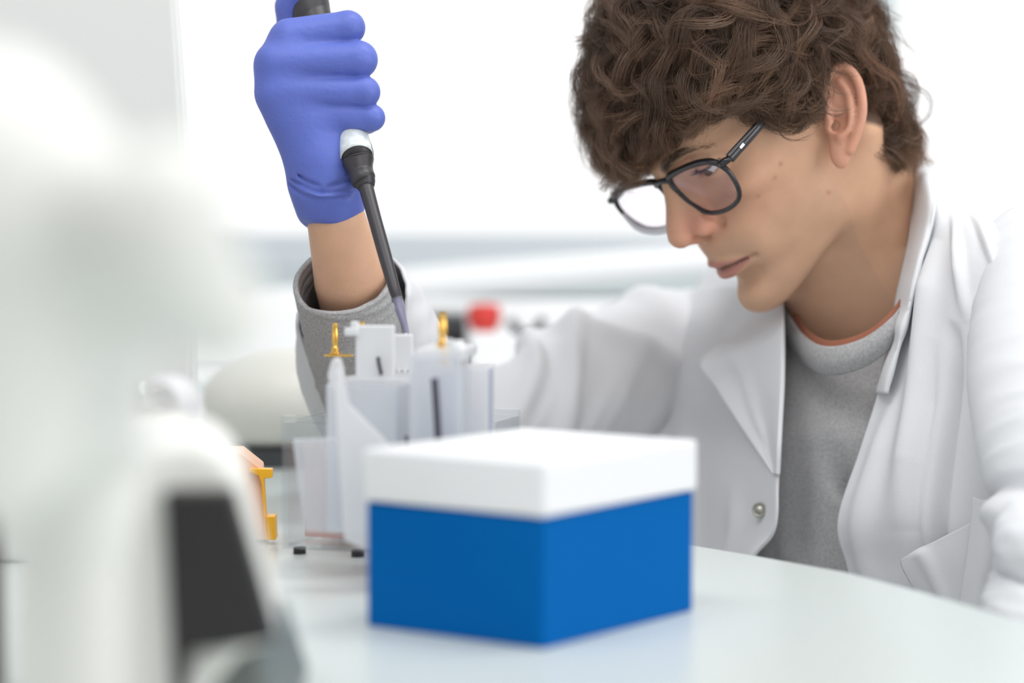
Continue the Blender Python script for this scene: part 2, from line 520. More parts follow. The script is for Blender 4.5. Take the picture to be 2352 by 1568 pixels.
def sdf_head(Q):
    x, z = Q[:, 0], Q[:, 2]
    ay = np.abs(Q[:, 1])
    P = np.stack([x, ay, z], 1)
    # cranium
    d = ell(P, (3, 0, 48), (87, 74, 85))
    # face block
    F = FRONT(z); w = WIDTH(z)
    x0 = 8.0
    u = np.where(x > x0, (x - x0) / np.maximum(F - x0, 5), (x0 - x) / 62.0)
    v = ay / w
    au = np.abs(u)
    pw = np.interp(z, [-90, -60, -30, 20, 60], [2.0, 1.9, 1.95, 2.05, 2.25]).astype(np.float32)
    N = (au ** pw + v ** pw) ** (1 / pw)
    s = (au * np.where(x > x0, F - x0, 62) + v * w) / (au + v + 1e-4)
    f = (N - 1) * s
    jawline = -(z - np.interp(x, [-20, 5, 40, 80, 100], [-53, -62, -78, -94, -100]).astype(np.float32)) * 0.93
    f = smax(f, jawline, 9)
    f = smax(f, z - 100, 10)
    d = smin(d, f, 16)
    # jaw corner, chin, cheek bone
    d = smin(d, ell(P, (14, 40, -48), (22, 11, 20)), 14)
    d = smin(d, ell(P, (89, 0, -79), (13, 16, 11)), 10)
    d = smin(d, ell(P, (58, 43, 0), (24, 14, 11)), 16)
    d = smin(d, ell(P, (78, 20, -40), (12, 16, 16)), 12)
    # neck
    nb = NECKB
    d = smin(d, chain(Q, [(-34, 0, -5), nb], [54, 63]), 26)
    for sgn in (1, -1):
        a = np.array([-22, 58 * sgn, -28.0]); b = nb + np.array([42, 12 * sgn, 12.0])
        d = smin(d, cap(Q, a, b, 10, 9), 22)
    d = smin(d, cap(Q, (38, 0, -90), nb + np.array([50, 0, 22.0]), 12, 10), 18)   # throat
    # brow ridge and temples
    brow = [(91, 6, 37), (88, 22, 41), (78, 38, 40), (66, 48, 32)]
    d = smin(d, chain(P, brow, [6, 6.5, 6, 5]), 9)
    # eye sockets
    d = smax(d, -ell(P, (93, 28, 23), (13, 15, 11)), 9)
    # nose
    nose = crom(np.array([(92, 0, 31), (96.5, 0, 20), (102, 0, 9), (110, 0, -2), (112.5, 0, -9)], float), 12)
    nr = np.interp(np.linspace(0, 1, 12), [0, .3, .7, 1], [6.0, 6.4, 7.6, 9.2])
    d = smin(d, chain(P, nose, nr), 7)
    d = smin(d, cap(P, (90, 3, 8), (97, 9, -8), 8, 9), 9)                       # nose sides
    d = smin(d, ell(P, (98.5, 13.5, -12), (9.5, 6.2, 7.2)), 3.5)                 # wing
    d = smin(d, cap(P, (107, 0, -16), (100, 0, -21), 4.5, 4), 3)                   # septum
    d = smax(d, -ell(P, (103, 7.2, -20), (6, 3.6, 4.5)), 2)                      # nostril
    # crease behind the wing
    d = smax(d, -chain(P, [(96, 19.5, -6), (91, 21, -12), (90, 20, -18)], [2.2, 2.6, 1.8]), 4)
    # eye lids around the ball, opening low because he looks down
    lid = sph(P, EYE, 13.8)
    q = P - np.float32(EYE)
    up_pl = q[:, 2] - (-0.12 * q[:, 0] + 1.2) - 0.0
    lo_pl = -(q[:, 2] - (-0.52 * q[:, 0] - 0.3))
    opening = np.maximum(up_pl, lo_pl)
    opening = np.maximum(opening, np.abs(q[:, 1]) - 12.5)
    d = smin(d, lid, 4)
    d = smax(d, -np.maximum(opening, -(q[:, 0] - 4)), 1.0)
    # upper lid crease
    cr = [(86, 26, 35), (88, 33, 35.2), (82.5, 42, 31)]
    d = smax(d, -chain(P, crom(np.array(cr, float), 8), [1.5] * 8), 3)
    # lips
    ul = crom(np.array([(102.3, 0, -42.4), (101.7, 5, -41.6), (99.0, 13, -43.0), (91.0, 22, -46.5), (87.0, 25.5, -47.5)], float), 12)
    d = smin(d, chain(P, ul, np.interp(np.linspace(0, 1, 12), [0, .5, 1], [3.7, 3.3, 1.6])), 3)
    ll = crom(np.array([(100.0, 0, -52.6), (98.8, 7, -52.4), (94.5, 15, -50.8), (87.5, 24, -48.0)], float), 12)
    d = smin(d, chain(P, ll, np.interp(np.linspace(0, 1, 12), [0, .5, 1], [5.0, 4.3, 1.4])), 3)
    mg = crom(np.array([(106.5, 0, -47.2), (103.5, 8, -46.6), (97.0, 17, -46.8), (91.0, 25.5, -47.8), (88.5, 28.5, -48.4)], float), 12)
    d = smax(d, -chain(P, mg, [1.3] * 9 + [1.8, 2.0, 2.0]), 1.8)
    d = smax(d, -cap(P, (106, 0, -27), (107, 0, -38), 2.6, 2.8), 3)               # philtrum
    d = smax(d, -cap(P, (99, 0, -63), (91, 18, -61), 5, 3), 8)                    # below the lip
    # ears
    d = smin(d, sdf_ear(P), 2.5)
    return d

V, Q = surface(sdf_head, (-112, -95, -260), (132, 95, 145), 1.25)
# keep the part of the neck that sits above the shoulders
def g(d2, s): return np.exp(-0.5 * d2 / (s * s))
def skin_tint(V):
    P = V.copy(); P[:, 1] = np.abs(P[:, 1])
    x, y, z = P.T
    n = len(P)
    c = np.tile(np.array([0.70, 0.418, 0.272]), (n, 1))
    def mixin(w, col):
        c[:] = c * (1 - w[:, None]) + np.array(col) * w[:, None]
    dist = lambda a: ((P - np.array(a)) ** 2).sum(1)
    red = (0.66, 0.27, 0.20)
    mixin(0.55 * g(dist((108, 4, -9)), 11), red)
    mixin(0.60 * g(dist((99, 14, -12)), 8), red)
    mixin(0.22 * g(dist((76, 40, -8)), 20), red)
    e = sdf_ear(P.astype(np.float32))
    mixin(0.55 * np.clip(1 - np.abs(e) / 3.0, 0, 1) * (y > 66), (0.68, 0.30, 0.22))
    # lips
    ul = crom(np.array([(105.0, 0, -43.2), (104.5, 5, -42.6), (101.0, 13, -44.0), (93.0, 22, -46.8), (88.0, 25.5, -47.5)], float), 12)
    ll = crom(np.array([(104.0, 0, -51.6), (103.0, 7, -51.4), (98.0, 15, -50.0), (89.5, 24, -48.0)], float), 12)
    dl = np.minimum(chain(P.astype(np.float32), ul, np.linspace(4.0, 1.2, 12)), chain(P.astype(np.float32), ll, np.linspace(5.2, 1.4, 12)))
    mixin(0.85 * np.clip(0.5 - dl / 2.0, 0, 1), (0.57, 0.21, 0.19))
    mg = crom(np.array([(106, 0, -47.2), (103, 8, -46.6), (97, 17, -46.8), (91, 25.5, -47.8), (88, 29, -48.6)], float), 16)
    dm = chain(P.astype(np.float32), mg, [5.2] * 16)
    sel = (y < 23.5) * (np.abs(z - np.interp(y, [0, 8, 17, 25.5, 29], [-47.2, -46.6, -46.8, -47.8, -48.6])) < 1.3)
    mixin(0.8 * sel * np.clip(1 - dm / 2, 0, 1), (0.13, 0.045, 0.04))
    # eye brows
    br = crom(np.array([(97, 10, 36.5), (95, 20, 40.5), (86, 36, 42), (72, 48, 35)], float), 12)
    db = chain(P.astype(np.float32), br, np.interp(np.linspace(0, 1, 12), [0, .3, 1], [3.2, 3.8, 1.5]))
    mixin(0.85 * np.clip(0.5 - db / 4.0, 0, 1), (0.12, 0.07, 0.045))
    # lashes along the upper lid
    q = P - EYE
    la = np.abs(q[:, 2] - (-0.12 * q[:, 0] + 1.6)) + 10 * (np.abs(np.linalg.norm(q, axis=1) - 13.8) > 1.8) + 10 * (q[:, 0] < 3)
    mixin(0.9 * np.clip(1.3 - la, 0, 1), (0.06, 0.035, 0.03))
    # faint stubble shade on lip, chin and jaw
    mixin(0.18 * np.clip((-18 - z) / 20, 0, 1) * (x > 20), (0.42, 0.30, 0.22))
    # scalp under the hair
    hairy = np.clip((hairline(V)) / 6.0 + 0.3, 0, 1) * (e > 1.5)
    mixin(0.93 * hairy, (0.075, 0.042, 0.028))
    # small marks on the left cheek
    for (mx, my, mz, r, k) in MOLES:
        w = g(((V - np.array((mx, my, mz))) ** 2).sum(1), r)
        mixin(min(1, k * 1.5) * w, (0.36, 0.14, 0.10))
    return c
MOLES = [(62, 55, -18, 1.7, .5), (56, 57, -10, 1.3, .5), (66, 51, -27, 1.2, .6), (50, 57, -28, 1.2, .7), (58, 54, -36, 1.1, .6),
         (40, 58, -38, 1.4, .7), (70, 47, -14, 1.0, .5), (48, 60, -4, 1.2, .4), (28, 56, -44, 1.3, .6), (36, 57, -55, 1.0, .5)]
def hairline(V):
    """positive where hair grows (mm inside the hairline)"""
    x, y, z = V[:, 0], np.abs(V[:, 1]), V[:, 2]
    zh = np.interp(x, [-110, -60, -30, -8, 4, 12, 22, 34, 50, 66, 80, 100], [-40, -42, -34, -8, 12, 2, 16, 42, 52, 66, 74, 76])
    return z - zh
skin = mat('skin', (0.66, 0.4, 0.28), rough=0.48, spec=0.4, sss=0.35, attr=True, bump=(900, 0.00015, 3), noise=(70, 0.045, 4))
HEADV, HEADQ, HEADC = V, Q, skin_tint(V)
# ---------------------------------------------------------------- hair: curly locks grown on the scalp
rng = np.random.default_rng(7)
GRAV = HR.T @ np.array([0, 0, -1.0])
CROWN = np.array([-48.0, 0, 122.0])
CC, CRAD = np.array([3.0, 0, 48.0]), np.array([87.0, 74, 85])

def rough_head(P):
    P32 = np.asarray(P, np.float32)
    x, z = P32[:, 0], P32[:, 2]; ay = np.abs(P32[:, 1])
    d = ell(np.stack([x, ay, z], 1), (3, 0, 48), (87, 74, 85))
    d = smin(d, ell(np.stack([x, ay, z], 1), (38, 0, -5), (60, 62, 85)), 12)
    return smin(d, chain(P32, [(-28, 0, 0), NECKB], [54, 59]), 16)
def grad(P):
    g0 = np.zeros_like(P)
    for i in range(3):
        e = np.zeros(3); e[i] = 1.0
        g0[:, i] = rough_head(P + e) - rough_head(P - e)
    return g0 / (np.linalg.norm(g0, axis=1, keepdims=True) + 1e-9)

def grow(roots, length, lift, curl, period, nstep=22, jitter=0.5, extra=None):
    """guide curves: roots (n,3), per-guide length/lift/curl radius/period -> (n, nstep, 3), frames"""
    n = len(roots)
    p = roots.copy()
    N = grad(p)
    away = p - CROWN; away -= (away * N).sum(1, keepdims=True) * N
    away /= np.linalg.norm(away, axis=1, keepdims=True) + 1e-9
    rnd = rng.normal(size=(n, 3)) * jitter
    t = away * 0.8 + GRAV * 0.45 + rnd
    if extra is not None: t = t + extra
    t -= (t * N).sum(1, keepdims=True) * N
    t /= np.linalg.norm(t, axis=1, keepdims=True)
    out = np.zeros((n, nstep, 3)); Nn = np.zeros_like(out); Bn = np.zeros_like(out)
    step = length / (nstep - 1)
    wob = rng.normal(size=(n, 3)) * 0.10
    for k in range(nstep):
        s = k / (nstep - 1)
        out[:, k] = p; Nn[:, k] = N; Bn[:, k] = np.cross(t, N)
        t = t + GRAV * 0.05 + wob * 0.6
        t -= (t * N).sum(1, keepdims=True) * N
        t /= np.linalg.norm(t, axis=1, keepdims=True)
        p = p + t * step[:, None]
        want = lift * min(1.0, (s + 1 / nstep) * 2.6) ** 0.7
        d = rough_head(p)
        N = grad(p)
        p = p + N * np.clip(want - d, -2.5, 6)[:, None]
        wob = wob * 0.85 + rng.normal(size=(n, 3)) * 0.12
    s = np.linspace(0, 1, nstep)[None]
    ph = rng.uniform(0, 2 * np.pi, n)[:, None] + np.sign(rng.normal(size=n))[:, None] * 2 * np.pi * s * (length / period)[:, None]
    amp = curl[:, None] * np.clip(s * 2.2, 0, 1) ** 1.2 * (1 + 0.35 * np.clip(s - 0.6, 0, 1) / 0.4)
    path = out + amp[..., None] * (np.cos(ph)[..., None] * Nn * 0.8 + np.sin(ph)[..., None] * Bn)
    return path, Nn, Bn

def sample_scalp(n, cond):
    pts = []
    while len(pts) < n:
        v = rng.normal(size=(4000, 3)); v /= np.linalg.norm(v, axis=1, keepdims=True)
        P = CC + v * CRAD
        P = P[cond(P)]
        pts += list(P)
    return np.array(pts[:n])

def zlimit(P):
    """lowest height a lock may hang to, by place round the head"""
    x, y = P[:, 0], P[:, 1]
    front = np.interp(y, [-60, -20, 5, 25, 40, 60], [34, 30, 38, 42, 50, 50])
    side = np.interp(x, [-110, -60, -20, -10, 2, 14, 28, 42, 50, 58, 75], [-100, -96, -68, 22, 12, 0, 8, 15, 26, 44, 50])
    side = np.where(y < 0, np.interp(x, [-110, -60, 0, 40], [-90, -80, -10, 10]), side)
    w = np.clip((x - 60) / 15, 0, 1)
    return front * w + side * (1 - w)

locks = []   # (path, N, B, lock radius, shade)
def ear_clear(q):
    return (q[:, 0] > -24) & (q[:, 0] < 3) & (q[:, 1] > 58) & (q[:, 2] < 24) & (q[:, 2] > -38)
def add_locks(n, cond, length, lift, curl, period, rad, jitter=0.5, extra=None, over_ear=False):
    R = sample_scalp(n, cond)
    L = rng.uniform(*length, n)
    path, Nn, Bn = grow(R, L, rng.uniform(*lift, n), rng.uniform(*curl, n), rng.uniform(*period, n), jitter=jitter, extra=extra)
    for i in range(n):
        q = path[i]
        bad = q[:, 2] < zlimit(q)
        if not over_ear: bad |= ear_clear(q)
        k = int(np.argmax(bad)) if bad.any() else len(q)
        if k < 7: continue
        q = crom(q[:k], 20); a = crom(Nn[i][:k], 20); b = crom(Bn[i][:k], 20)
        locks.append((q, a, b, rng.uniform(*rad), rng.uniform(0.7, 1.4)))

base = lambda P: (hairline(P) > -1) & ~((np.abs(P[:, 0] + 10) < 13) & (P[:, 2] < 36) & (np.abs(P[:, 1]) > 50))
# under layer that covers the scalp
add_locks(260, lambda P: base(P), (34, 60), (4, 10), (2, 5), (50, 80), (7, 11), 0.5)
# loose waves on top and in front
add_locks(230, lambda P: base(P) & (P[:, 2] > 60), (80, 130), (8, 26), (6, 12), (60, 105), (6, 11), 0.75)
add_locks(120, lambda P: base(P) & (P[:, 2] > 62) & (P[:, 0] > 15), (80, 120), (12, 28), (7, 12), (55, 90), (5, 9), 0.75)
# sides and back
add_locks(120, lambda P: base(P) & (P[:, 2] < 80) & (P[:, 0] > -10), (45, 85), (7, 17), (6, 10), (42, 70), (5, 9), 0.6)
add_locks(170, lambda P: base(P) & (P[:, 2] < 95) & (P[:, 0] < -5), (60, 100), (5, 15), (7, 12), (46, 80), (5, 9), 0.75)
add_locks(70, lambda P: base(P) & (P[:, 1] > 40) & (P[:, 2] < 70) & (P[:, 0] > 3), (40, 70), (6, 16), (6, 10), (38, 60), (5, 8), 0.5)
# nape curls
add_locks(130, lambda P: base(P) & (P[:, 2] < 12) & (P[:, 0] < -20), (70, 118), (5, 14), (6, 11), (44, 70), (4, 7), 0.6)
# thin single curls standing off everywhere
add_locks(150, lambda P: base(P), (60, 95), (14, 32), (7, 12), (36, 60), (1.2, 2.5), 0.8)
add_locks(34, lambda P: (P[:, 1] > 30) & (P[:, 2] > 38) & (P[:, 2] < 75) & (np.abs(P[:, 0] + 2) < 26), (50, 85), (14, 24), (5, 10), (40, 70), (0.6, 1.6), 0.5, None, True)
ex = np.tile(np.array([0.5, 0, -0.2]), (60, 1))
add_locks(60, lambda P: base(P) & (P[:, 2] < 92) & (P[:, 0] > 45), (55, 90), (12, 30), (7, 12), (38, 60), (3, 6), 0.5, ex)

# wisps that curl across the left ear
for pts, R_ in [([(1880, 120), (1900, 152), (1932, 168), (1968, 170), (1996, 150)], 1.4), ([(1872, 130), (1895, 175), (1918, 208), (1950, 218), (1975, 205)], 0.9),
                ([(1895, 130), (1890, 180), (1893, 225), (1910, 252), (1950, 252), (1962, 235)], 1.1), ([(1862, 200), (1878, 240), (1905, 262), (1940, 262), (1958, 244)], 0.8),
                ([(1850, 215), (1858, 265), (1885, 285), (1905, 262)], 0.9), ([(1905, 110), (1935, 128), (1972, 160), (1990, 200)], 1.6), ([(1780, 270), (1800, 315), (1850, 318), (1872, 290)], 0.8)]:
    q = w2h(np.array([W(a, b, 1.628) for a, b in pts]))
    q = crom(q, 20)
    locks.append((q, np.tile(np.array([0.8, 0, 0.6]), (20, 1)), np.tile(np.array([0.3, 0.9, -0.3]), (20, 1)), R_, 0.9))

def strands(locks, per, rad_mm, sides=3):
    allV, allF, allC = [], [], []
    base_i = 0
    K = 20
    s = np.linspace(0, 1, K)
    a = np.linspace(0, 2 * np.pi, sides, endpoint=False)
    for (q, Nn, Bn, R, shade) in locks:
        m = max(int(per * (R / 6) ** 1.5), 6)
        # strand paths
        r = np.sqrt(rng.uniform(0, 1, m)) * R; th = rng.uniform(0, 2 * np.pi, m)
        prof = np.interp(s, [0, 0.2, 0.65, 1], [1.0, 1.0, 0.75, 0.28])
        twist = rng.uniform(-1.0, 1.0) * 2.5
        ang = th[:, None] + twist * s[None]
        off = (r[:, None] * prof[None])[..., None] * (np.cos(ang)[..., None] * Nn[None] + np.sin(ang)[..., None] * Bn[None])
        wv = rng.normal(size=(m, 3, 3)) * 1.3
        wig = sum(wv[:, j, None, :] * np.sin(2 * np.pi * (j + 1) * 0.8 * s + rng.uniform(0, 6.28))[None, :, None] for j in range(3)) * s[None, :, None]
        fly = (rng.uniform(size=m) < 0.06)[:, None, None]
        fl = rng.normal(size=(m, 1, 3)) * 7.0 * (s ** 1.5)[None, :, None]
        P = q[None] + off + wig + np.where(fly, fl, 0)
        # own length
        Ls = rng.uniform(0.72, 1.0, m)
        tt = s[None] * Ls[:, None] * (K - 1)
        i0 = np.minimum(tt.astype(int), K - 2); f = (tt - i0)[..., None]
        ar = np.arange(m)[:, None]
        P = P[ar, i0] * (1 - f) + P[ar, i0 + 1] * f
        T = np.gradient(P, axis=1); T /= np.linalg.norm(T, axis=2, keepdims=True) + 1e-9
        U = np.cross(T, np.array([0.3, 0.8, 0.52])); U /= np.linalg.norm(U, axis=2, keepdims=True) + 1e-9
        Vv = np.cross(T, U)
        rr = rad_mm * np.interp(s, [0, 0.7, 1], [1, 0.9, 0.25]) * np.where(fly[..., 0], 0.6, 1.0)
        ring = P[:, :, None] + rr[..., None, None] * (np.cos(a)[None, None, :, None] * U[:, :, None] + np.sin(a)[None, None, :, None] * Vv[:, :, None])
        allV.append(ring.reshape(-1, 3))
        idx = base_i + np.arange(m * K * sides).reshape(m, K, sides)
        nx = np.roll(idx, -1, 2)
        Fq = np.stack([idx[:, :-1], nx[:, :-1], nx[:, 1:], idx[:, 1:]], -1).reshape(-1, 4)
        allF.append(Fq)
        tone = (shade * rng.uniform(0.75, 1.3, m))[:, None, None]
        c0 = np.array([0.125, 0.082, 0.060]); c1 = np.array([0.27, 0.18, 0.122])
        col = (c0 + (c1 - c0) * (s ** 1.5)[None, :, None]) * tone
        allC.append(np.repeat(col[:, :, None], sides, 2).reshape(-1, 3))
        base_i += m * K * sides
    return np.concatenate(allV), np.concatenate(allF), np.concatenate(allC)
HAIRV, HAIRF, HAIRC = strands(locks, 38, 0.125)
def hair_material():
    m = mat('hair', (0.1, 0.06, 0.04), rough=0.38, spec=0.55, attr=True)
    nt = m.node_tree
    b = nt.nodes['Principled BSDF']; out = nt.nodes['Material Output']
    at = [n for n in nt.nodes if n.type == 'ATTRIBUTE'][0]
    tr = nt.nodes.new('ShaderNodeBsdfTranslucent')
    br = nt.nodes.new('ShaderNodeMix'); br.data_type = 'RGBA'; br.blend_type = 'MULTIPLY'
    br.inputs['Factor'].default_value = 1; br.inputs['B'].default_value = (2.4, 2.1, 1.9, 1)
    nt.links.new(at.outputs['Color'], br.inputs['A'])
    nt.links.new(br.outputs['Result'], tr.inputs['Color'])
    mx = nt.nodes.new('ShaderNodeMixShader'); mx.inputs[0].default_value = 0.35
    nt.links.new(b.outputs[0], mx.inputs[1]); nt.links.new(tr.outputs[0], mx.inputs[2])
    nt.links.new(mx.outputs[0], out.inputs['Surface'])
    return m
M_HAIR = hair_material()
print('hair strands', len(HAIRV) // 60, 'locks', len(locks))
# ---------------------------------------------------------------- body: head, trunk and right arm as one skin
def basis_at(px, py, d):
    o = W(px, py, d)
    B = np.stack([RT, UP, FWD], 1)
    to = lambda q: o + (np.asarray(q, float) / 1000.0) @ B.T
    fr = lambda q: (np.asarray(q, float) - o) @ B * 1000.0
    return to, fr
NB = h2w(NECKB)
TF = np.array([-0.62, -0.785, 0.0])          # chest forward
TL = np.array([0.785, -0.62, 0.0])           # to his left
TU = np.array([0.22, 0.10, 0.97]); TU -= 0; TU /= np.linalg.norm(TU)
TR = np.stack([TF, TL, np.array([0, 0, 1.0])], 1)
def t2w(p): return NB + (np.asarray(p, float) / 1000) @ TR.T
def w2t(p): return (np.asarray(p, float) - NB) @ TR * 1000
def sdf_torso(P, grow=0.0):
    d = ell(P, (0, 40, -150), (122, 150, 175))
    d = smin(d, ell(P, (-25, 40, -330), (112, 140, 190)), 60)
    d = smin(d, cap(P, (-25, 0, -30), (-20, 165, -75), 55, 50), 35)
    d = smin(d, cap(P, (-25, 0, -30), (-55, -140, -85), 55, 40), 35)
    d = smin(d, cap(P, (15, 8, 10), (15, 10, -60), 66, 88), 35)
    return d - grow
BV, BQ = surface(lambda P: smax(sdf_torso(P, -24), P[:, 2] + 25, 12), (-190, -270, -520), (140, 270, 60), 6.0)
BV = t2w(BV)
# right arm
ato, afr = basis_at(745, 260, 1.60)
def hp(px, py, dz=0.0):
    return np.array([(px - 745) * 0.288, -(py - 260) * 0.288, dz])
ELB = afr(W(905, 985, 1.80))
SHO = afr(W(1500, 870, 1.95))
def sdf_arm(P):
    d = chain(P, [hp(752, 430, 14), hp(768, 505, 22), hp(797, 640, 45), hp(838, 780, 95), ELB], [16, 20, 25.5, 31, 34])
    up_ = [ELB] + [afr(W(*q)) for q in ((1010, 984, 1.82), (1120, 982, 1.83), (1240, 955, 1.86), (1370, 905, 1.90), (1500, 870, 1.95))]
    d = smin(d, chain(P, up_, [32, 31, 33, 37, 42, 46]), 8)
    return d
AV, AQ = surface(sdf_arm, np.minimum(np.minimum(ELB, SHO), hp(700, 420, 0)) - 60, np.maximum(np.maximum(ELB, SHO), hp(800, 430, 0)) + 60, 2.5)
AV = ato(AV)
pv = np.concatenate([h2w(HEADV), BV, AV])
pq = np.concatenate([HEADQ, BQ + len(HEADV), AQ + len(HEADV) + len(BV)])
pc = np.concatenate([HEADC, np.tile((0.70, 0.425, 0.285), (len(BV), 1)), np.tile((0.70, 0.425, 0.285), (len(AV), 1))])
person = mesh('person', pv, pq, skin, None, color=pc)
tag(person, 'young person in glasses and white lab coat bending over the bench, holding up a pipette', 'person')
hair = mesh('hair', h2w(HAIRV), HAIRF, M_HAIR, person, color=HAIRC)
hair['label'] = 'tousled curly brown hair'

# eye balls
eye_m = mat('eye_white', (0.8, 0.78, 0.76), 0.1, attr=True)
for sg in (1, -1):
    c = EYE * np.array([1, sg, 1])
    gaze = np.array([math.cos(0.45), 0.0, -math.sin(0.45)])
    vv, ff = [], []
    n1, n2 = 48, 48
    u = gaze; a = np.array([0, 1.0, 0]); b = np.cross(u, a)
    th = np.linspace(0, math.pi, n1)
    for t in th:
        r = 12.0 + 0.5 * math.exp(-(t / 0.35) ** 2)
        for k in range(n2):
            p = 2 * math.pi * k / n2
            vv.append(c + r * (math.cos(t) * u + math.sin(t) * (math.cos(p) * a + math.sin(p) * b)))
    for i in range(n1 - 1):
        for k in range(n2):
            k2 = (k + 1) % n2
            ff.append((i * n2 + k, i * n2 + k2, (i + 1) * n2 + k2, (i + 1) * n2 + k))
    t = np.repeat(th, n2)
    cc = np.tile((0.72, 0.68, 0.66), (len(vv), 1))
    cc[t < 0.50] = (0.12, 0.07, 0.04); cc[t < 0.2] = (0.01, 0.01, 0.01)
    mesh('eye', h2w(np.array(vv)), ff, eye_m, person, color=cc)
# eye lashes of both upper lids, hairs of both brows
lash_m = mat('lash', (0.02, 0.014, 0.012), 0.5); brow_m = mat('brow', (0.11, 0.07, 0.048), 0.6)
br = crom(np.array([(99, 9, 35.5), (99.5, 20, 41), (91, 34, 43), (78, 47, 36.5)], float), 60)
for sg in (1, -1):
    lv, lf = [], []
    for k in range(46):
        y = -11 + 22 * k / 45 + rng.uniform(-.2, .2)
        x = math.sqrt(max(13.6 ** 2 - y * y - 1.2, 1))
        p0 = EYE + np.array([x, y, 0.4]); out = np.array([0.9, 0.02 * y, -0.25]); L = rng.uniform(5, 8)
        pts = [p0 + out * L * s + np.array([0, 0, 2.6 * s * s]) for s in (0, .35, .7, 1)]
        pts = [q * np.array([1, sg, 1]) for q in pts]
        v, f = tube_data(pts, [0.12, 0.10, 0.07, 0.03], 3)
        lf += [tuple(i + len(lv) for i in q) for q in f]; lv += v.tolist()
    mesh('eyelashes', h2w(np.array(lv)), lf, lash_m, person)
    lv, lf = [], []
    for k in range(300):
        i = int(rng.uniform(0, 58)); s = i / 59
        wdt = np.interp(s, [0, .3, 1], [4.2, 4.0, 1.2])
        p0 = br[i] + np.array([0, 0, rng.uniform(-wdt, wdt) * 0.8]) + np.array([-rng.uniform(0, 1.5), 0, 0])
        dr = np.array([-0.1 - 0.5 * s, 1.0, 0.9 * (1 - s) - 0.45]); dr += rng.normal(size=3) * .2; dr /= np.linalg.norm(dr)
        pts = [(p0 + dr * 7 * t + np.array([-0.5 * t * t * 2, 0, 0])) * np.array([1, sg, 1]) for t in (0, .5, 1)]
        v, f = tube_data(pts, [0.13, 0.11, 0.04], 3)
        lf += [tuple(j + len(lv) for j in q) for q in f]; lv += v.tolist()
    mesh('eyebrow', h2w(np.array(lv)), lf, brow_m, person)

# ---------------------------------------------------------------- glove on the right hand
def sdf_glove(P):
    fing = [   # knuckle, middle joint, next joint, tip; radii
        ([hp(664, 84, 3), hp(798, 62, 4), hp(784, 66, 31), hp(738, 74, 46)], [12.5, 11.2, 9.8, 8.8]),
        ([hp(630, 145, -2), hp(824, 137, 0), hp(806, 139, 31), hp(760, 146, 46)], [12.8, 12.2, 10.4, 9.0]),
        ([hp(631, 212, -1), hp(837, 212, -1), hp(820, 213, 28), hp(775, 213, 42)], [12.0, 10.2, 9.4, 8.6]),
        ([hp(655, 262, 3), hp(853, 270, 2), hp(838, 271, 25), hp(800, 270, 38)], [11.0, 8.7, 8.0, 7.6]),
    ]
    d = None
    for pts, r in fing:
        e = chain(P, pts, r, 2.0)
        kk = np.interp(P[:, 0], [hp(640, 0)[0], hp(740, 0)[0], hp(815, 0)[0]], [8, 4, 1.6]).astype(np.float32)
        d = e if d is None else smin(d, e, kk)
    palm = None
    for (a, b, ra, rb) in [(hp(660, 110, 8), hp(722, 390, 14), 15, 17), (hp(640, 165, 6), hp(735, 400, 14), 16, 18),
                           (hp(645, 220, 6), hp(748, 400, 14), 16, 19), (hp(690, 268, 12), hp(765, 395, 16), 18, 16),
                           (hp(720, 300, 12), hp(752, 440, 15), 19, 21)]:
        e = cap(P, a, b, ra, rb)
        palm = e if palm is None else smin(palm, e, 8)
    d = smin(d, palm, 7)
    d = smin(d, chain(P, [hp(735, 330, 30), hp(690, 180, 54), hp(660, 60, 58), hp(655, -10, 54), hp(680, -66, 42)], [17, 14, 12.5, 11.5, 9.5], 3), 6)   # thumb
    # cuff
    c = chain(P, [hp(741, 375, 14), hp(743, 420, 16), hp(752, 462, 20)], [22.5, 24, 23.5])
    d = smin(d, c, 7)
    # hem cut on a slant
    q = P - np.float32(hp(752, 490, 0))
    n = np.array([-0.02, -1.0, -0.25]); n /= np.linalg.norm(n)
    cutp = q @ np.float32(n) + 0.034 * (q[:, 0] - 4) ** 2 * np.where(q[:, 0] > 4, 1.0, 0.28) - 6
    d = smax(d, cutp, 1.2)
    # folds
    for f in FOLDS:
        d = smax(d, -chain(P, f[0], f[1]), 3.0)
    for f in RIDGES:
        d = smin(d, chain(P, f[0], f[1]), 2.5)
    return d
def surf_curve(pxs, depth, r):
    pts = crom(np.array([hp(a, b, depth(a, b)) for a, b in pxs]), 10)
    return pts, np.interp(np.linspace(0, 1, 10), [0, .15, .85, 1], [0.3, r, r, 0.3])
dfun = lambda a, b: 16 - math.sqrt(max(25.0 ** 2 - ((a - 745) * 0.288) ** 2, 9))
FOLDS = [surf_curve([(668, 408), (695, 430), (740, 447), (795, 442), (818, 430)], dfun, 1.5),
         surf_curve([(664, 420), (700, 450), (750, 459), (810, 448)], dfun, 1.2),
         surf_curve([(684, 398), (706, 418), (735, 430)], dfun, 1.0),
         surf_curve([(690, 476), (740, 480), (790, 470)], dfun, 1.2),
         surf_curve([(756, 432), (790, 420), (815, 402)], dfun, 1.1)]
RIDGES = [surf_curve([(662, 405), (700, 438), (745, 452), (805, 444)], lambda a, b: dfun(a, b) + 0.6, 1.0)]
GV, GQ = surface(sdf_glove, hp(565, 530, -35), hp(895, -110, 80), 1.1)
glove_m = mat('nitrile_glove', (0.122, 0.168, 0.545), 0.45, spec=0.35, sss=0.15, noise=(30, 0.05, 2), bump=(260, 0.0004, 3))
gl_ = mesh('glove', ato(GV), GQ, glove_m, person)
gl_['label'] = 'violet blue nitrile glove on the raised right hand'

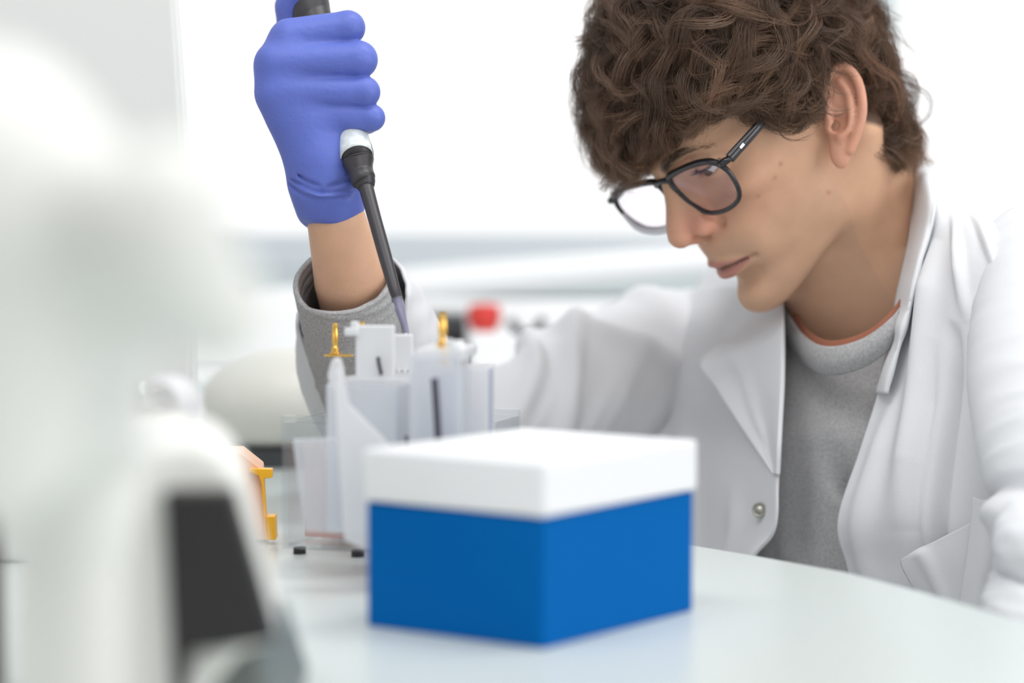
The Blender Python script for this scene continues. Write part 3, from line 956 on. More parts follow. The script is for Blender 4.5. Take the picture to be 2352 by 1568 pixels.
# ---------------------------------------------------------------- sweater
def grey_knit():
    m = fabric('grey_sweatshirt', (0.42, 0.415, 0.42), 1500, noise=(700, 0.22, 3))
    return m
knit = grey_knit()
SWEAT_FOLDS = [([w2t(W(*q)) for q in ((1812, 850, 1.700), (1846, 950, 1.686), (1898, 1050, 1.684), (1945, 1130, 1.69))], [4, 9, 10, 4]),
               ([w2t(W(*q)) for q in ((1815, 1000, 1.69), (1850, 1090, 1.680), (1872, 1180, 1.672))], [4, 9, 4]),
               ([w2t(W(*q)) for q in ((1790, 900, 1.71), (1800, 1050, 1.70), (1800, 1250, 1.70))], [8, 14, 14])]
def sdf_sweater(P):
    d = sdf_torso(P, 2)
    # drag folds falling from the neckline
    for a, b, r in [((92, -40, -70), (112, 10, -200), 7), ((98, 40, -90), (118, 25, -260), 6), ((90, -75, -110), (105, -40, -300), 8)]:
        d = smax(d, -cap(P, np.array(a, float), np.array(b, float), r), 9)
    for pts, r in SWEAT_FOLDS:
        d = smax(d, -chain(P, pts, r), 10)
    neck = ell(P, (22, 8, 48), (74, 72, 72))
    d = smax(d, -neck, 3)
    return d
SV, SQ = surface(sdf_sweater, (-190, -270, -520), (150, 270, 70), 3.2)
sweater = mesh('sweater', t2w(SV), SQ, knit, person)
sweater['label'] = 'heather grey crew neck sweatshirt'
# neck band and the edge of the t-shirt under it
def ring_band(name, pts, h, thick, m, parent, lean=0.0):
    P = crom(np.array(pts, float), 90)
    up = np.array([0, 0, 1.0])
    G = np.stack([P - up * h, P - up * h * 0.5 + 0, P], 0)
    return sheet(name, G, m, parent, thick, nu=8, nv=90)
nk = [W(1785, 650, 1.83), W(1797, 700, 1.775), W(1838, 765, 1.715), W(1900, 797, 1.675), W(1985, 778, 1.655), W(2055, 722, 1.655), W(2110, 640, 1.69)]
c_ = crom(np.array(nk), 60)
def band(name, drop, push, m, thick, parent):
    G = []
    ctr = NB
    for k, dz in enumerate(drop):
        out = c_ - ctr; out[:, 2] = 0; out /= np.linalg.norm(out, axis=1, keepdims=True)
        G.append(c_ + np.array([0, 0, -dz]) + out * push[k])
    return sheet(name, np.stack(G, 0), m, parent, thick, nu=14, nv=110)
band('neck_band', [0.000, 0.006, 0.012, 0.019], [-0.002, 0.001, 0.001, -0.003], fabric('grey_rib', (0.42, 0.415, 0.42), 1200, noise=(500, 0.16, 2)), 0.003, sweater)
tee = band('undershirt', [-0.004, 0.002, 0.010], [-0.007, -0.004, -0.003], fabric('rust_tee', (0.34, 0.135, 0.085)), 0.0015, person)
tee['label'] = 'rust coloured t-shirt edge inside the sweatshirt neck'

def sleeve(name, centre, rads, rim, m, parent, thick=0.002, nl=90, ns=96, disp=None, up=(0, 1, 0)):
    """cloth tube along centre points; rim(a) shifts the last rings along the axis"""
    C = crom(np.array(centre, float), nl); R = crom(np.array(rads, float), nl)
    T = np.gradient(C, axis=0); T /= np.linalg.norm(T, axis=1, keepdims=True)
    N = np.cross(T, np.array(up, float)); N /= np.linalg.norm(N, axis=1, keepdims=True)
    B = np.cross(T, N)
    a = np.linspace(0, 2 * np.pi, ns, endpoint=False)
    s = np.linspace(0, 1, nl)
    A, S = np.meshgrid(a, s)
    rr = R[:, None] * np.ones_like(A)
    if disp is not None: rr = rr + disp(A, S)
    V = C[:, None] + rr[..., None] * (np.cos(A)[..., None] * N[:, None] + np.sin(A)[..., None] * B[:, None])
    if rim is not None:
        V = V + T[:, None] * (rim(A) * np.clip((S - 0.6) / 0.4, 0, 1) ** 2)[..., None]
    i = np.arange(nl * ns).reshape(nl, ns); j = np.roll(i, -1, 1)
    F = np.stack([i[:-1], j[:-1], j[1:], i[1:]], -1).reshape(-1, 4)
    o = mesh(name, V.reshape(-1, 3), F, m, parent)
    sm = o.modifiers.new('thickness', 'SOLIDIFY'); sm.thickness = thick; sm.offset = 0
    return o

def folds(seed, n, amp, stretch=(1, 3)):
    r = np.random.default_rng(seed)
    K = [(r.uniform(1, 4), r.uniform(2, 9), r.uniform(0, 6.28), r.uniform(0.4, 1)) for _ in range(n)]
    def f(A, S):
        h = 0
        for (ka, ks, ph, w) in K:
            v = np.sin(np.round(ka) * A + ks * 2 * np.pi * S * stretch[0] + ph)
            h = h + w * (1 - np.abs(v)) ** 2
        return amp * (h / n * 2 - 0.6)
    return f
# sweater sleeve on the raised forearm
sleeve('sweater_sleeve', [W(905, 985, 1.80), W(880, 900, 1.745), W(842, 800, 1.695), W(806, 705, 1.655), W(789, 640, 1.636)],
       [0.046, 0.046, 0.0405, 0.0345, 0.0335], lambda A: 0.000 * np.cos(A), knit, sweater, 0.0035, disp=folds(3, 4, 0.0016))

# ---------------------------------------------------------------- lab coat
coat_m = fabric('coat_cotton', (0.83, 0.835, 0.86), 1600)
_nt = coat_m.node_tree; _b = _nt.nodes['Principled BSDF']
_tl = _nt.nodes.new('ShaderNodeBsdfTranslucent'); _tl.inputs['Color'].default_value = (0.80, 0.80, 0.83, 1)
_mx = _nt.nodes.new('ShaderNodeMixShader'); _mx.inputs[0].default_value = 0.07
_nt.links.new(_b.outputs[0], _mx.inputs[1]); _nt.links.new(_tl.outputs[0], _mx.inputs[2])
_nt.links.new(_mx.outputs[0], _nt.nodes['Material Output'].inputs['Surface'])
def vfold(items):
    """displacement from a list of (u, v0, v1, width, height, slope)"""
    def f(U, Vv):
        h = np.zeros_like(U)
        for (u, v0, v1, w, ht, sl) in items:
            c = u + sl * (Vv - v0)
            m_ = np.clip((Vv - v0) / 0.12, 0, 1) * np.clip((v1 - Vv) / 0.12, 0, 1)
            h += ht * m_ * np.exp(-((U - c) / w) ** 2)
        return h
    return f
def grid(rows):
    """rows top to bottom of (px, py, d) left to right -> G[u][v]"""
    A = np.array([[W(*p) for p in r] for r in rows])
    return np.transpose(A, (1, 0, 2))
# front panel on his right (picture centre)
G = grid([
    [(1520, 700, 1.99), (1590, 668, 1.95), (1650, 655, 1.90), (1720, 668, 1.84), (1793, 690, 1.775)],
    [(1475, 800, 1.95), (1555, 770, 1.91), (1640, 765, 1.855), (1720, 765, 1.79), (1797, 770, 1.725)],
    [(1462, 900, 1.93), (1545, 890, 1.88), (1640, 885, 1.825), (1722, 885, 1.76), (1796, 885, 1.695)],
    [(1465, 1010, 1.91), (1560, 1010, 1.855), (1650, 1005, 1.80), (1725, 1005, 1.735), (1789, 1005, 1.68)],
    [(1490, 1120, 1.89), (1580, 1120, 1.835), (1655, 1115, 1.775), (1728, 1115, 1.715), (1786, 1110, 1.672)],
    [(1510, 1220, 1.88), (1590, 1220, 1.82), (1655, 1220, 1.76), (1722, 1220, 1.705), (1778, 1218, 1.672)],
    [(1520, 1330, 1.87), (1580, 1330, 1.81), (1640, 1320, 1.76), (1690, 1310, 1.715), (1722, 1295, 1.69)],
    [(1530, 1520, 1.87), (1580, 1520, 1.81), (1620, 1500, 1.77), (1650, 1480, 1.73), (1672, 1460, 1.71)]])
coat = sheet('lab_coat', G, coat_m, person, 0.0022, 90, 130,
             vfold([(0.12, 0.1, 0.75, 0.05, 0.010, 0.05), (0.30, 0.35, 1.0, 0.07, 0.007, -0.12), (0.62, 0.55, 1.0, 0.06, 0.004, 0.05), (0.45, 0.0, 0.4, 0.08, 0.006, -0.3)]))
coat['label'] = 'open white cotton lab coat'
# lapel and collar of that side
sheet('lapel', grid([
    [(1690, 765, 1.772), (1728, 742, 1.760), (1764, 716, 1.752), (1797, 690, 1.750)],
    [(1611, 832, 1.766), (1680, 808, 1.752), (1740, 780, 1.735), (1799, 755, 1.713)],
    [(1643, 885, 1.758), (1702, 870, 1.742), (1750, 862, 1.720), (1799, 855, 1.692)],
    [(1688, 955, 1.735), (1728, 955, 1.722), (1762, 955, 1.706), (1794, 955, 1.679)],
    [(1736, 1027, 1.705), (1757, 1027, 1.698), (1774, 1027, 1.690), (1790, 1027, 1.671)],
    [(1778, 1090, 1.676), (1781, 1090, 1.675), (1784, 1090, 1.673), (1787, 1090, 1.670)]]), coat_m, coat, 0.0032, 50, 70,
    vfold([(0.35, 0.1, 0.8, 0.12, 0.0015, 0.2)]))
sheet('collar', grid([
    [(1590, 690, 1.97), (1618, 630, 1.965), (1650, 606, 1.95), (1700, 625, 1.90), (1790, 640, 1.83)],
    [(1575, 712, 1.95), (1612, 680, 1.93), (1655, 660, 1.90), (1712, 665, 1.85), (1795, 668, 1.79)],
    [(1582, 742, 1.93), (1625, 735, 1.90), (1665, 728, 1.86), (1722, 705, 1.81), (1797, 690, 1.76)],
    [(1620, 770, 1.90), (1650, 775, 1.875), (1690, 768, 1.80), (1740, 738, 1.778), (1797, 705, 1.75)]]), coat_m, coat, 0.002, 50, 40)
# front panel on his left (picture right)
G = grid([
    [(2085, 352, 1.80), (2118, 378, 1.77), (2152, 402, 1.76), (2192, 455, 1.74), (2280, 492, 1.70), (2380, 535, 1.69), (2520, 610, 1.70)],
    [(2096, 440, 1.755), (2135, 448, 1.70), (2180, 478, 1.68), (2230, 505, 1.65), (2310, 545, 1.615), (2410, 600, 1.60), (2540, 680, 1.62)],
    [(2090, 545, 1.715), (2132, 548, 1.672), (2182, 560, 1.64), (2242, 585, 1.605), (2322, 630, 1.575), (2430, 690, 1.565), (2560, 760, 1.59)],
    [(2066, 660, 1.690), (2116, 655, 1.653), (2172, 665, 1.618), (2242, 690, 1.585), (2330, 730, 1.56), (2440, 780, 1.55), (2570, 850, 1.58)],
    [(2048, 770, 1.672), (2100, 765, 1.643), (2166, 775, 1.607), (2242, 800, 1.575), (2335, 830, 1.55), (2450, 870, 1.54), (2580, 940, 1.57)],
    [(2018, 905, 1.660), (2080, 900, 1.632), (2155, 905, 1.597), (2240, 920, 1.57), (2335, 940, 1.55), (2450, 970, 1.54), (2580, 1040, 1.57)],
    [(1975, 1040, 1.652), (2050, 1035, 1.622), (2135, 1040, 1.588), (2230, 1050, 1.565), (2335, 1065, 1.55), (2450, 1090, 1.54), (2580, 1150, 1.57)],
    [(1926, 1198, 1.648), (2015, 1192, 1.615), (2115, 1195, 1.580), (2220, 1200, 1.56), (2335, 1210, 1.548), (2450, 1220, 1.54), (2580, 1260, 1.57)],
    [(1950, 1310, 1.652), (2035, 1310, 1.618), (2130, 1310, 1.583), (2230, 1315, 1.562), (2335, 1320, 1.55), (2450, 1330, 1.54), (2580, 1370, 1.57)],
    [(1985, 1500, 1.66), (2060, 1500, 1.62), (2150, 1500, 1.59), (2240, 1500, 1.57), (2340, 1500, 1.55), (2450, 1500, 1.54), (2580, 1500, 1.57)]])
sheet('coat_front', G, coat_m, coat, 0.0022, 150, 170,
      vfold([(0.23, 0.22, 0.80, 0.055, 0.009, 0.04), (0.30, 0.45, 1.0, 0.03, -0.005, 0.02), (0.395, 0.40, 1.0, 0.035, -0.016, -0.02),
             (0.11, 0.55, 1.0, 0.045, 0.005, -0.06), (0.50, 0.05, 0.3, 0.03, 0.006, 0.6), (0.36, 0.12, 0.4, 0.03, 0.006, 0.35)]))
# turned edge along the opening and standing collar on that side
sheet('collar', grid([
    [(2078, 350, 1.83), (2090, 352, 1.79), (2118, 374, 1.76), (2150, 398, 1.745)],
    [(2092, 430, 1.775), (2100, 432, 1.745), (2130, 440, 1.69), (2150, 455, 1.675)],
    [(2092, 520, 1.74), (2100, 520, 1.712), (2124, 525, 1.668), (2138, 530, 1.66)],
    [(2078, 600, 1.715), (2086, 600, 1.692), (2106, 602, 1.652), (2118, 605, 1.650)],
    [(2060, 680, 1.695), (2070, 680, 1.672), (2090, 682, 1.642), (2098, 684, 1.642)],
    [(2052, 740, 1.682), (2060, 742, 1.662), (2074, 745, 1.638), (2084, 748, 1.638)],
    [(2040, 800, 1.675), (2046, 800, 1.655), (2058, 804, 1.636), (2066, 806, 1.636)],
    [(2014, 902, 1.660), (2022, 904, 1.648), (2032, 904, 1.636), (2040, 904, 1.634)]]), coat_m, coat, 0.002, 30, 90,
    lambda U, Vv: 0.0012 * np.sin(9 * np.pi * Vv) * np.clip((Vv - 0.45) * 4, 0, 1) * np.sin(np.pi * U))
# right upper sleeve and forearm sleeve
RIMF = lambda A: 0.35 - 2.3 * np.clip(np.sin(A + 0.25), 0, 1) ** 2 - 0.35 * np.cos(A)
def sleeve_folds(A, S):
    h = folds(11, 5, 0.0045)(A, S)
    for (s0, a0, k, w, ht) in [(0.28, -0.6, 0.10, 0.020, 0.010), (0.37, -0.6, 0.11, 0.022, 0.010), (0.20, 2.0, 0.07, 0.02, 0.008), (0.46, 0, 0.05, 0.02, 0.007), (0.12, 0, 0.05, 0.02, 0.007)]:
        c = s0 + k * np.sin(A - a0)
        h = h + ht * np.exp(-((S - c) / w) ** 2) * (0.6 + 0.4 * np.cos(A - 2.5))
    return h
sleeve('coat_sleeve', [W(1600, 870, 1.99), W(1500, 870, 1.95), W(1370, 905, 1.90), W(1240, 955, 1.86), W(1120, 982, 1.83), W(1010, 984, 1.82), W(925, 968, 1.795), W(885, 900, 1.755), W(852, 820, 1.715), W(818, 730, 1.672)],
       [0.075, 0.070, 0.060, 0.050, 0.043, 0.043, 0.047, 0.054, 0.054, 0.042], lambda A: 0.045 * RIMF(A), coat_m, coat, 0.0022, 160, 110, sleeve_folds)
# left arm sleeve hanging beside the chest, elbow on the bench side
sleeve('coat_sleeve', [W(2360, 560, 1.66), W(2400, 680, 1.60), W(2412, 850, 1.545), W(2425, 1000, 1.50), W(2440, 1120, 1.47), W(2440, 1260, 1.45), W(2450, 1420, 1.44), W(2500, 1600, 1.42)],
       [0.030, 0.046, 0.052, 0.049, 0.045, 0.041, 0.041, 0.040], None, coat_m, coat, 0.0022, 150, 100,
       lambda A, S: folds(5, 5, 0.0016)(A, S) + 0.006 * np.exp(-((S - 0.66 - 0.05 * np.sin(A)) / 0.03) ** 2) - 0.006 * np.exp(-((S - 0.6 - 0.05 * np.sin(A)) / 0.02) ** 2))
# crumpled cuff lobes lower right
sleeve('sleeve_fold', [W(2380, 1150, 1.48), W(2368, 1215, 1.425), W(2374, 1270, 1.405), W(2392, 1330, 1.42), W(2430, 1380, 1.47)],
       [0.010, 0.020, 0.023, 0.020, 0.010], None, coat_m, coat, 0.0015, 60, 60, folds(8, 3, 0.002))
sleeve('sleeve_fold', [W(2370, 1290, 1.48), W(2350, 1370, 1.42), W(2354, 1440, 1.40), W(2370, 1530, 1.41)],
       [0.012, 0.022, 0.026, 0.026], None, coat_m, coat, 0.0015, 60, 60, folds(9, 3, 0.002))
# chest pocket with its slanting mouth, and the folded strip hanging over it
sheet('pocket', grid([
    [(2070, 1284, 1.588), (2128, 1254, 1.570), (2185, 1224, 1.556), (2246, 1192, 1.548)],
    [(2078, 1310, 1.588), (2134, 1296, 1.568), (2190, 1282, 1.554), (2248, 1270, 1.546)],
    [(2108, 1360, 1.584), (2150, 1360, 1.568), (2200, 1360, 1.554), (2250, 1360, 1.546)],
    [(2150, 1440, 1.578), (2180, 1440, 1.568), (2214, 1440, 1.554), (2250, 1440, 1.546)]]), coat_m, coat, 0.003, 40, 40,
    vfold([(0.25, 0.0, 0.9, 0.10, 0.003, 0.3)]))
sheet('pocket', grid([
    [(2238, 1141, 1.535), (2262, 1148, 1.522), (2300, 1148, 1.512), (2345, 1132, 1.508)],
    [(2234, 1200, 1.533), (2262, 1204, 1.518), (2302, 1206, 1.508), (2344, 1196, 1.512)],
    [(2224, 1280, 1.533), (2256, 1284, 1.516), (2286, 1290, 1.512), (2312, 1290, 1.520)],
    [(2212, 1360, 1.535), (2242, 1362, 1.518), (2268, 1364, 1.516), (2290, 1362, 1.524)],
    [(2200, 1460, 1.537), (2232, 1460, 1.520), (2256, 1460, 1.520), (2276, 1460, 1.528)]]), coat_m, coat, 0.003, 40, 60)
# press stud
bc = W(1745, 1171, 1.688); bn = W(1745, 1171, 1.0) - W(1745, 1171, 2.0); bn = bn + np.array([-0.5, -0.1, 0.1])
lathe('button', [(0.0001, 0.0), (0.0052, 0.0), (0.0055, 0.001), (0.0046, 0.0022), (0.0032, 0.0018), (0.0022, 0.0030), (0.0001, 0.0034)],
      mat('stud_metal', (0.45, 0.44, 0.40), 0.35, metal=0.9), coat, 32, bn, bc)

# back of the coat over his shoulders
KV, KQ = surface(lambda P: smax(sdf_torso(P, 12), P[:, 0] - 45 + 0.25 * np.abs(P[:, 1] - 20), 6), (-200, -270, -520), (120, 290, 60), 5.0)
sheet_back = mesh('coat_back', t2w(KV), KQ, coat_m, coat)

# ---------------------------------------------------------------- glasses
GL = np.array([.508, -.841, .186]); GL /= np.linalg.norm(GL)
GF0 = np.array([-.567, -.489, -.663]); GF0 -= GL * (GF0 @ GL); GF0 /= np.linalg.norm(GF0)
GU0 = np.cross(GF0, GL); t_ = math.radians(-4)
GF = math.cos(t_) * GF0 - math.sin(t_) * GU0; GU = np.cross(GF, GL)
GB = h2w((98.5, 0, 20))
def gp(a, b, c=0.0, ): return GB + (GL * a + GU * b + GF * c) / 1000
glasses = empty('eyeglasses', GB, 'black framed eyeglasses slipped down the nose of the person in the white coat', 'eyeglasses')
g_black = mat('black_acetate', (0.018, 0.017, 0.022), 0.22, coat=0.4)
g_clear = mat('clear_acetate', (0.75, 0.75, 0.80), 0.15, trans=0.7)
g_pale = mat('pale_lens_edge', (0.78, 0.77, 0.80), 0.2)  # whitish reflection on the lens edge, held in the base colour
lens_m = bpy.data.materials.new('coated_lens'); lens_m.use_nodes = True
nt = lens_m.node_tree; nt.nodes.clear()
o_ = nt.nodes.new('ShaderNodeOutputMaterial'); tr = nt.nodes.new('ShaderNodeBsdfTransparent'); gs = nt.nodes.new('ShaderNodeBsdfGlossy')
gs.inputs['Color'].default_value = (0.74, 0.62, 0.92, 1); gs.inputs['Roughness'].default_value = 0.0
tr.inputs['Color'].default_value = (0.97, 0.95, 0.98, 1)
lw = nt.nodes.new('ShaderNodeLayerWeight'); lw.inputs['Blend'].default_value = 0.5
pw_ = nt.nodes.new('ShaderNodeMath'); pw_.operation = 'POWER'; pw_.inputs[1].default_value = 4.0
nt.links.new(lw.outputs['Facing'], pw_.inputs[0])
fr = nt.nodes.new('ShaderNodeMath'); fr.operation = 'MULTIPLY_ADD'; fr.inputs[1].default_value = 0.7; fr.inputs[2].default_value = 0.045
nt.links.new(pw_.outputs[0], fr.inputs[0])
mxs = nt.nodes.new('ShaderNodeMixShader')
nt.links.new(fr.outputs[0], mxs.inputs[0]); nt.links.new(tr.outputs[0], mxs.inputs[1]); nt.links.new(gs.outputs[0], mxs.inputs[2]); nt.links.new(mxs.outputs[0], o_.inputs['Surface'])
outline = np.array([(9, 9.5), (18, 11.4), (32, 12.6), (48, 12.3), (60, 9.6), (66.5, 3), (67.5, -6), (64, -17), (55, -24), (38, -27.3), (21, -25), (11.5, -15), (7, -3), (6.5, 4)], float)
bow = lambda a: -0.0003 * a * a          # slight wrap of the front
for sg in (1, -1):
    O = crom(outline, 110, 0, closed=True)
    P = np.array([gp(sg * a, b, bow(a)) for a, b in O])
    thick = np.array([1.75 + 0.75 * np.clip((b + 2) / 12, 0, 1) for a, b in O]) / 1000
    if sg > 0:
        V, F = tube_data(P, thick, 12, None, False, 1.0, True, up=GF)
        rim = mesh('rim', V, F, g_black, glasses)
    else:       # thick lower lens edge, with its white reflection put into the colour
        low = (O[:, 1] < -5)
        k0 = int(np.argmax(low)); k1 = k0 + int(low.sum())
        order = list(range(k1 - 1, len(O))) + list(range(0, k0 + 1))
        V, F = tube_data(P[order], thick[order], 12, None, True, 1.0, False, up=GF)
        rim = mesh('rim', V, F, g_black, glasses)
        V, F = tube_data(P[k0:k1], thick[k0:k1] * np.interp(np.linspace(0, 1, k1 - k0), [0, .2, .8, 1], [1, 1.7, 1.7, 1]), 12, None, True, 1.0, False, up=GF)
        lowr = mesh('rim', V, F, g_pale, glasses); lowr['label'] = 'pale lower edge of the far lens with white reflection in its colour'
    # lens: shallow dome with thickness
    ctr = O.mean(0)
    rings = []
    for k in np.linspace(0, 1, 10):
        for (a, b) in O:
            q = ctr + (np.array([a, b]) - ctr) * k
            e = 2.2 * (1 - k * k)
            rings.append(gp(sg * q[0], q[1], bow(q[0]) + e))
    n = len(O); F = []
    for i in range(9):
        for j in range(n):
            F.append((i * n + j, i * n + (j + 1) % n, (i + 1) * n + (j + 1) % n, (i + 1) * n + j))
    ln = mesh('lens', np.array(rings), F, lens_m, glasses)
    # hinge block and temple arm
    H0 = gp(sg * 66, 6.5, bow(66)); H1 = gp(sg * 72, 6.0, bow(70) - 4)
    earp = h2w((4, sg * 72.0, 36)); tail = h2w((-22, sg * 69, 6))
    mid = H1 * 0.5 + earp * 0.5 + HL * sg * 0.003
    hb = tube('hinge', [H0, gp(sg * 70, 6.6, bow(69) - 0.5), H1], [0.0030, 0.0034, 0.0030], g_black, glasses, 12, 10, flat=0.8, up=GU)
    pts = np.array([H1, H1 * 0.85 + mid * 0.15, mid, earp, earp * 0.4 + tail * 0.6 + HU * 0.004, tail])
    T = (earp - H1) / np.linalg.norm(earp - H1)
    arm = tube('temple_arm', pts, np.array([1.9, 1.9, 1.7, 1.5, 1.5, 1.3]) / 1000, g_black, glasses, 14, 40, flat=1.95, up=np.cross(T, HL))
    pin = H1 + T * 0.0125
    if sg > 0:
        Vp, Fp = box_data((0, 0, 0), (0.0052, 0.0016, 0.0016))
        side = HL - T * (HL @ T); side /= np.linalg.norm(side)
        R = np.stack([T, np.cross(side, T), side], 1)
        mesh('hinge_pin', pin + side * 0.0022 + Vp @ R.T, Fp, mat('silver_pin', (0.9, 0.9, 0.9), 0.2, metal=1), arm, smooth=False)
tube('bridge', [gp(-8.5, 7, 0), gp(-5, 8.5, 1.2), gp(0, 9.2, 1.8), gp(5, 8.5, 1.2), gp(8.5, 7, 0)], [0.0026, 0.0022, 0.002, 0.0022, 0.0026], g_black, glasses, 12, 20, flat=1.0, up=GF)
for sg in (1, -1):
    tube('nose_pad', [gp(sg * 7.5, -6, -1), gp(sg * 9, -11, -5), gp(sg * 11, -16, -6)], [0.0008, 0.0022, 0.0012], g_clear, glasses, 10, 12, flat=0.6)

# ---------------------------------------------------------------- pipette
def lerp(a, b, t): return a + (b - a) * t
PA = W(706, 0, 1.655); PB = W(816, 345, 1.602); PC = W(940, 776, 1.525)
pip = empty('micropipette', PB, 'dark grey handheld pipette with white label gripped in the violet glove', 'pipette')
pk = mat('pipette_grey', (0.040, 0.036, 0.040), 0.4)
ax = (PC - PB) / np.linalg.norm(PC - PB)
def pr(px, py, d): return W(px, py, d)
tube('handle', [PB + (PA - PB) * 1.32, PB + (PA - PB) * 1.02, PB + (PA - PB) * 0.75, PB + (PA - PB) * 0.4, W(800, 272, 1.622)],
     [0.0120, 0.0135, 0.0120, 0.0115, 0.0095], pk, pip, 28, 30, up=(0, 1, 0))
tube('grip_head', [W(722, 62, 1.648), W(714, 35, 1.650), W(708, 5, 1.653), W(703, -20, 1.656), W(700, -40, 1.658)], [0.0128, 0.0138, 0.0142, 0.0140, 0.0120], pk, pip, 28, 16, up=(0, 1, 0))
tube('plunger', [PB + (PA - PB) * 1.30, PB + (PA - PB) * 1.45, PB + (PA - PB) * 1.55], [0.004, 0.0045, 0.0075], pk, pip, 20, 8, up=(0, 1, 0))
lab = tube('body', [W(799, 275, 1.6208), W(810, 320, 1.6078), W(821, 366, 1.594)], [0.0100, 0.0100, 0.0098], pk, pip, 32, 6, up=(0, 1, 0))
# white display label wrapping the front of the body
def arc_label(name, p0, p1, r, a0, a1, m, parent):
    T = (p1 - p0) / np.linalg.norm(p1 - p0)
    Nn = np.cross(T, np.array([0, 1.0, 0])); Nn /= np.linalg.norm(Nn); Bq = np.cross(T, Nn)
    G = []
    for a in np.linspace(a0, a1, 12):
        o = (math.cos(a) * Nn + math.sin(a) * Bq) * r
        G.append([p0 + o, lerp(p0, p1, .33) + o, lerp(p0, p1, .66) + o, p1 + o])
    return sheet(name, np.array(G), m, parent, 0.0008, 30, 10)
arc_label('label_window', W(798.5, 273, 1.6210), W(820, 362, 1.5952), 0.0107, math.radians(-10), math.radians(165), mat('label_white', (0.72, 0.76, 0.76), 0.25, noise=(220, 0.12, 2)), pip)
tube('collar', [W(821, 362, 1.594), W(822.5, 369, 1.5935), W(826, 384, 1.591), W(830, 398, 1.589), W(834, 412, 1.586), W(838, 420, 1.585), W(841, 431, 1.583)],
     [0.0098, 0.0106, 0.0090, 0.0082, 0.0084, 0.0072, 0.0054], pk, pip, 28, 26, up=(0, 1, 0))
tube('shaft', [W(838, 420, 1.585), W(860, 500, 1.571), W(885, 590, 1.556), W(906, 665, 1.543), W(913, 690, 1.540)], [0.0050, 0.0045, 0.0044, 0.0037, 0.0030], pk, pip, 24, 30, up=(0, 1, 0))
tube('ejector_lever', [W(842, 312, 1.604), W(848, 340, 1.602), W(850, 358, 1.598), W(846, 372, 1.594)], [0.0016, 0.0024, 0.0024, 0.0014], pk, pip, 12, 14, flat=0.6)
tipm = mat('tip_plastic', (0.80, 0.82, 0.95), 0.12, trans=0.85, ior=1.3)
tipo = tube('tip', [W(911, 684, 1.540), W(915, 698, 1.539), W(924, 730, 1.533), W(934, 762, 1.528), W(941, 800, 1.520)], [0.0036, 0.0036, 0.0026, 0.0017, 0.0009], tipm, pip, 24, 24, up=(0, 1, 0))
tube('tip_cone', [W(912, 686, 1.540), W(925, 733, 1.533), W(934, 764, 1.528)], [0.0026, 0.0018, 0.0009], mat('cone_grey', (0.20, 0.17, 0.28), 0.5), tipo, 16, 12, up=(0, 1, 0))
# ================================================================ things on the bench
def T2(px, py, z=TABLE_Z):
    p = onz(px, py, z); return np.array([p[0], p[1]])
e = [T2(1590, 1250), T2(1740, 1275), T2(1945, 1312), T2(2120, 1357), T2(2352, 1424)]
far = [np.array([-0.02, 1.86]), np.array([-0.10, 2.06])]
poly = [np.array([0.42, 0.30])] + [e[4] + np.array([0.05, -0.16])] + e[::-1] + far + [np.array([-1.5, 2.06]), np.array([-1.5, 0.30])]
top_m = mat('glass_worktop', (0.63, 0.68, 0.665), 0.3, spec=0.5, noise=(2.5, 0.03, 1))
tb = prism('work_table', [tuple(p) for p in poly], TABLE_Z - 0.025, TABLE_Z, top_m, bevel=0.003)
tag(tb, 'pale glossy worktop in the foreground with the blue box and the gel tank on it', 'worktop')
for x, y in ((0.2, 0.5), (0.10, 1.45), (-1.3, 1.9), (-1.3, 0.5)):
    box('table_leg', (x, y, (TABLE_Z - 0.025) / 2), (0.05, 0.05, TABLE_Z - 0.025), M['white'], tb)

# ---------------------------------------------------------------- blue storage box with white lid
PF, PL, PR_ = T2(1248, 1492), T2(830, 1440), T2(1592, 1402)
u = PL - PF; v = PR_ - PF
a_ = math.atan2(v[1], v[0]); sb = 0.5 * (np.linalg.norm(u) + np.linalg.norm(v))
ex = np.array([math.cos(a_), math.sin(a_)]); ey = np.array([-math.sin(a_), math.cos(a_)])
lu, lv_ = float(np.linalg.norm(u)), float(np.linalg.norm(v))
cB = PF + ex * lv_ / 2 + ey * lu / 2
R3 = rotz(a_)
bb = empty('storage_box', (cB[0], cB[1], TABLE_Z), 'bright blue cardboard storage box with white lid, out of focus on the worktop', 'box')
blue = mat('blue_card', (0.0, 0.118, 0.41), 0.65, spec=0.06)
box('body', (cB[0], cB[1], TABLE_Z + 0.0325), (lv_, lu, 0.065), blue, bb, R3, 0.0015)
box('lid', (cB[0], cB[1], TABLE_Z + 0.0655 + 0.0135), (lv_ + 0.003, lu + 0.003, 0.027), mat('white_card', (0.84, 0.84, 0.86), 0.5), bb, R3, 0.002)

# ---------------------------------------------------------------- gel tank
acr = clear('clear_acrylic', gloss=0.06)
frost = clear('frosted_acrylic', milk=0.45, milk_col=(0.93, 0.94, 0.98), rough=0.25)
milky = clear('milky_plastic', milk=0.62, milk_col=(0.96, 0.96, 0.97), rough=0.3)
opaque = mat('white_acetal', (0.72, 0.73, 0.75), 0.45)
gold = mat('gold_plating', (0.86, 0.52, 0.13), 0.25, metal=1.0)
wire_m = mat('dark_wire', (0.05, 0.045, 0.07), 0.5)
pinkgel = clear('pink_gel', tint=(1.0, 0.80, 0.76), milk=0.40, milk_col=(0.97, 0.72, 0.67), rough=0.3)
tank = empty('electrophoresis_tank', (*T2(735, 1290), TABLE_Z), 'clear plastic gel electrophoresis tank with gold plugs under the pipette tip', 'laboratory tank')
def zat(py, d): return px_z(py, d)
def pz(px, py, d): return W(px, py, d)
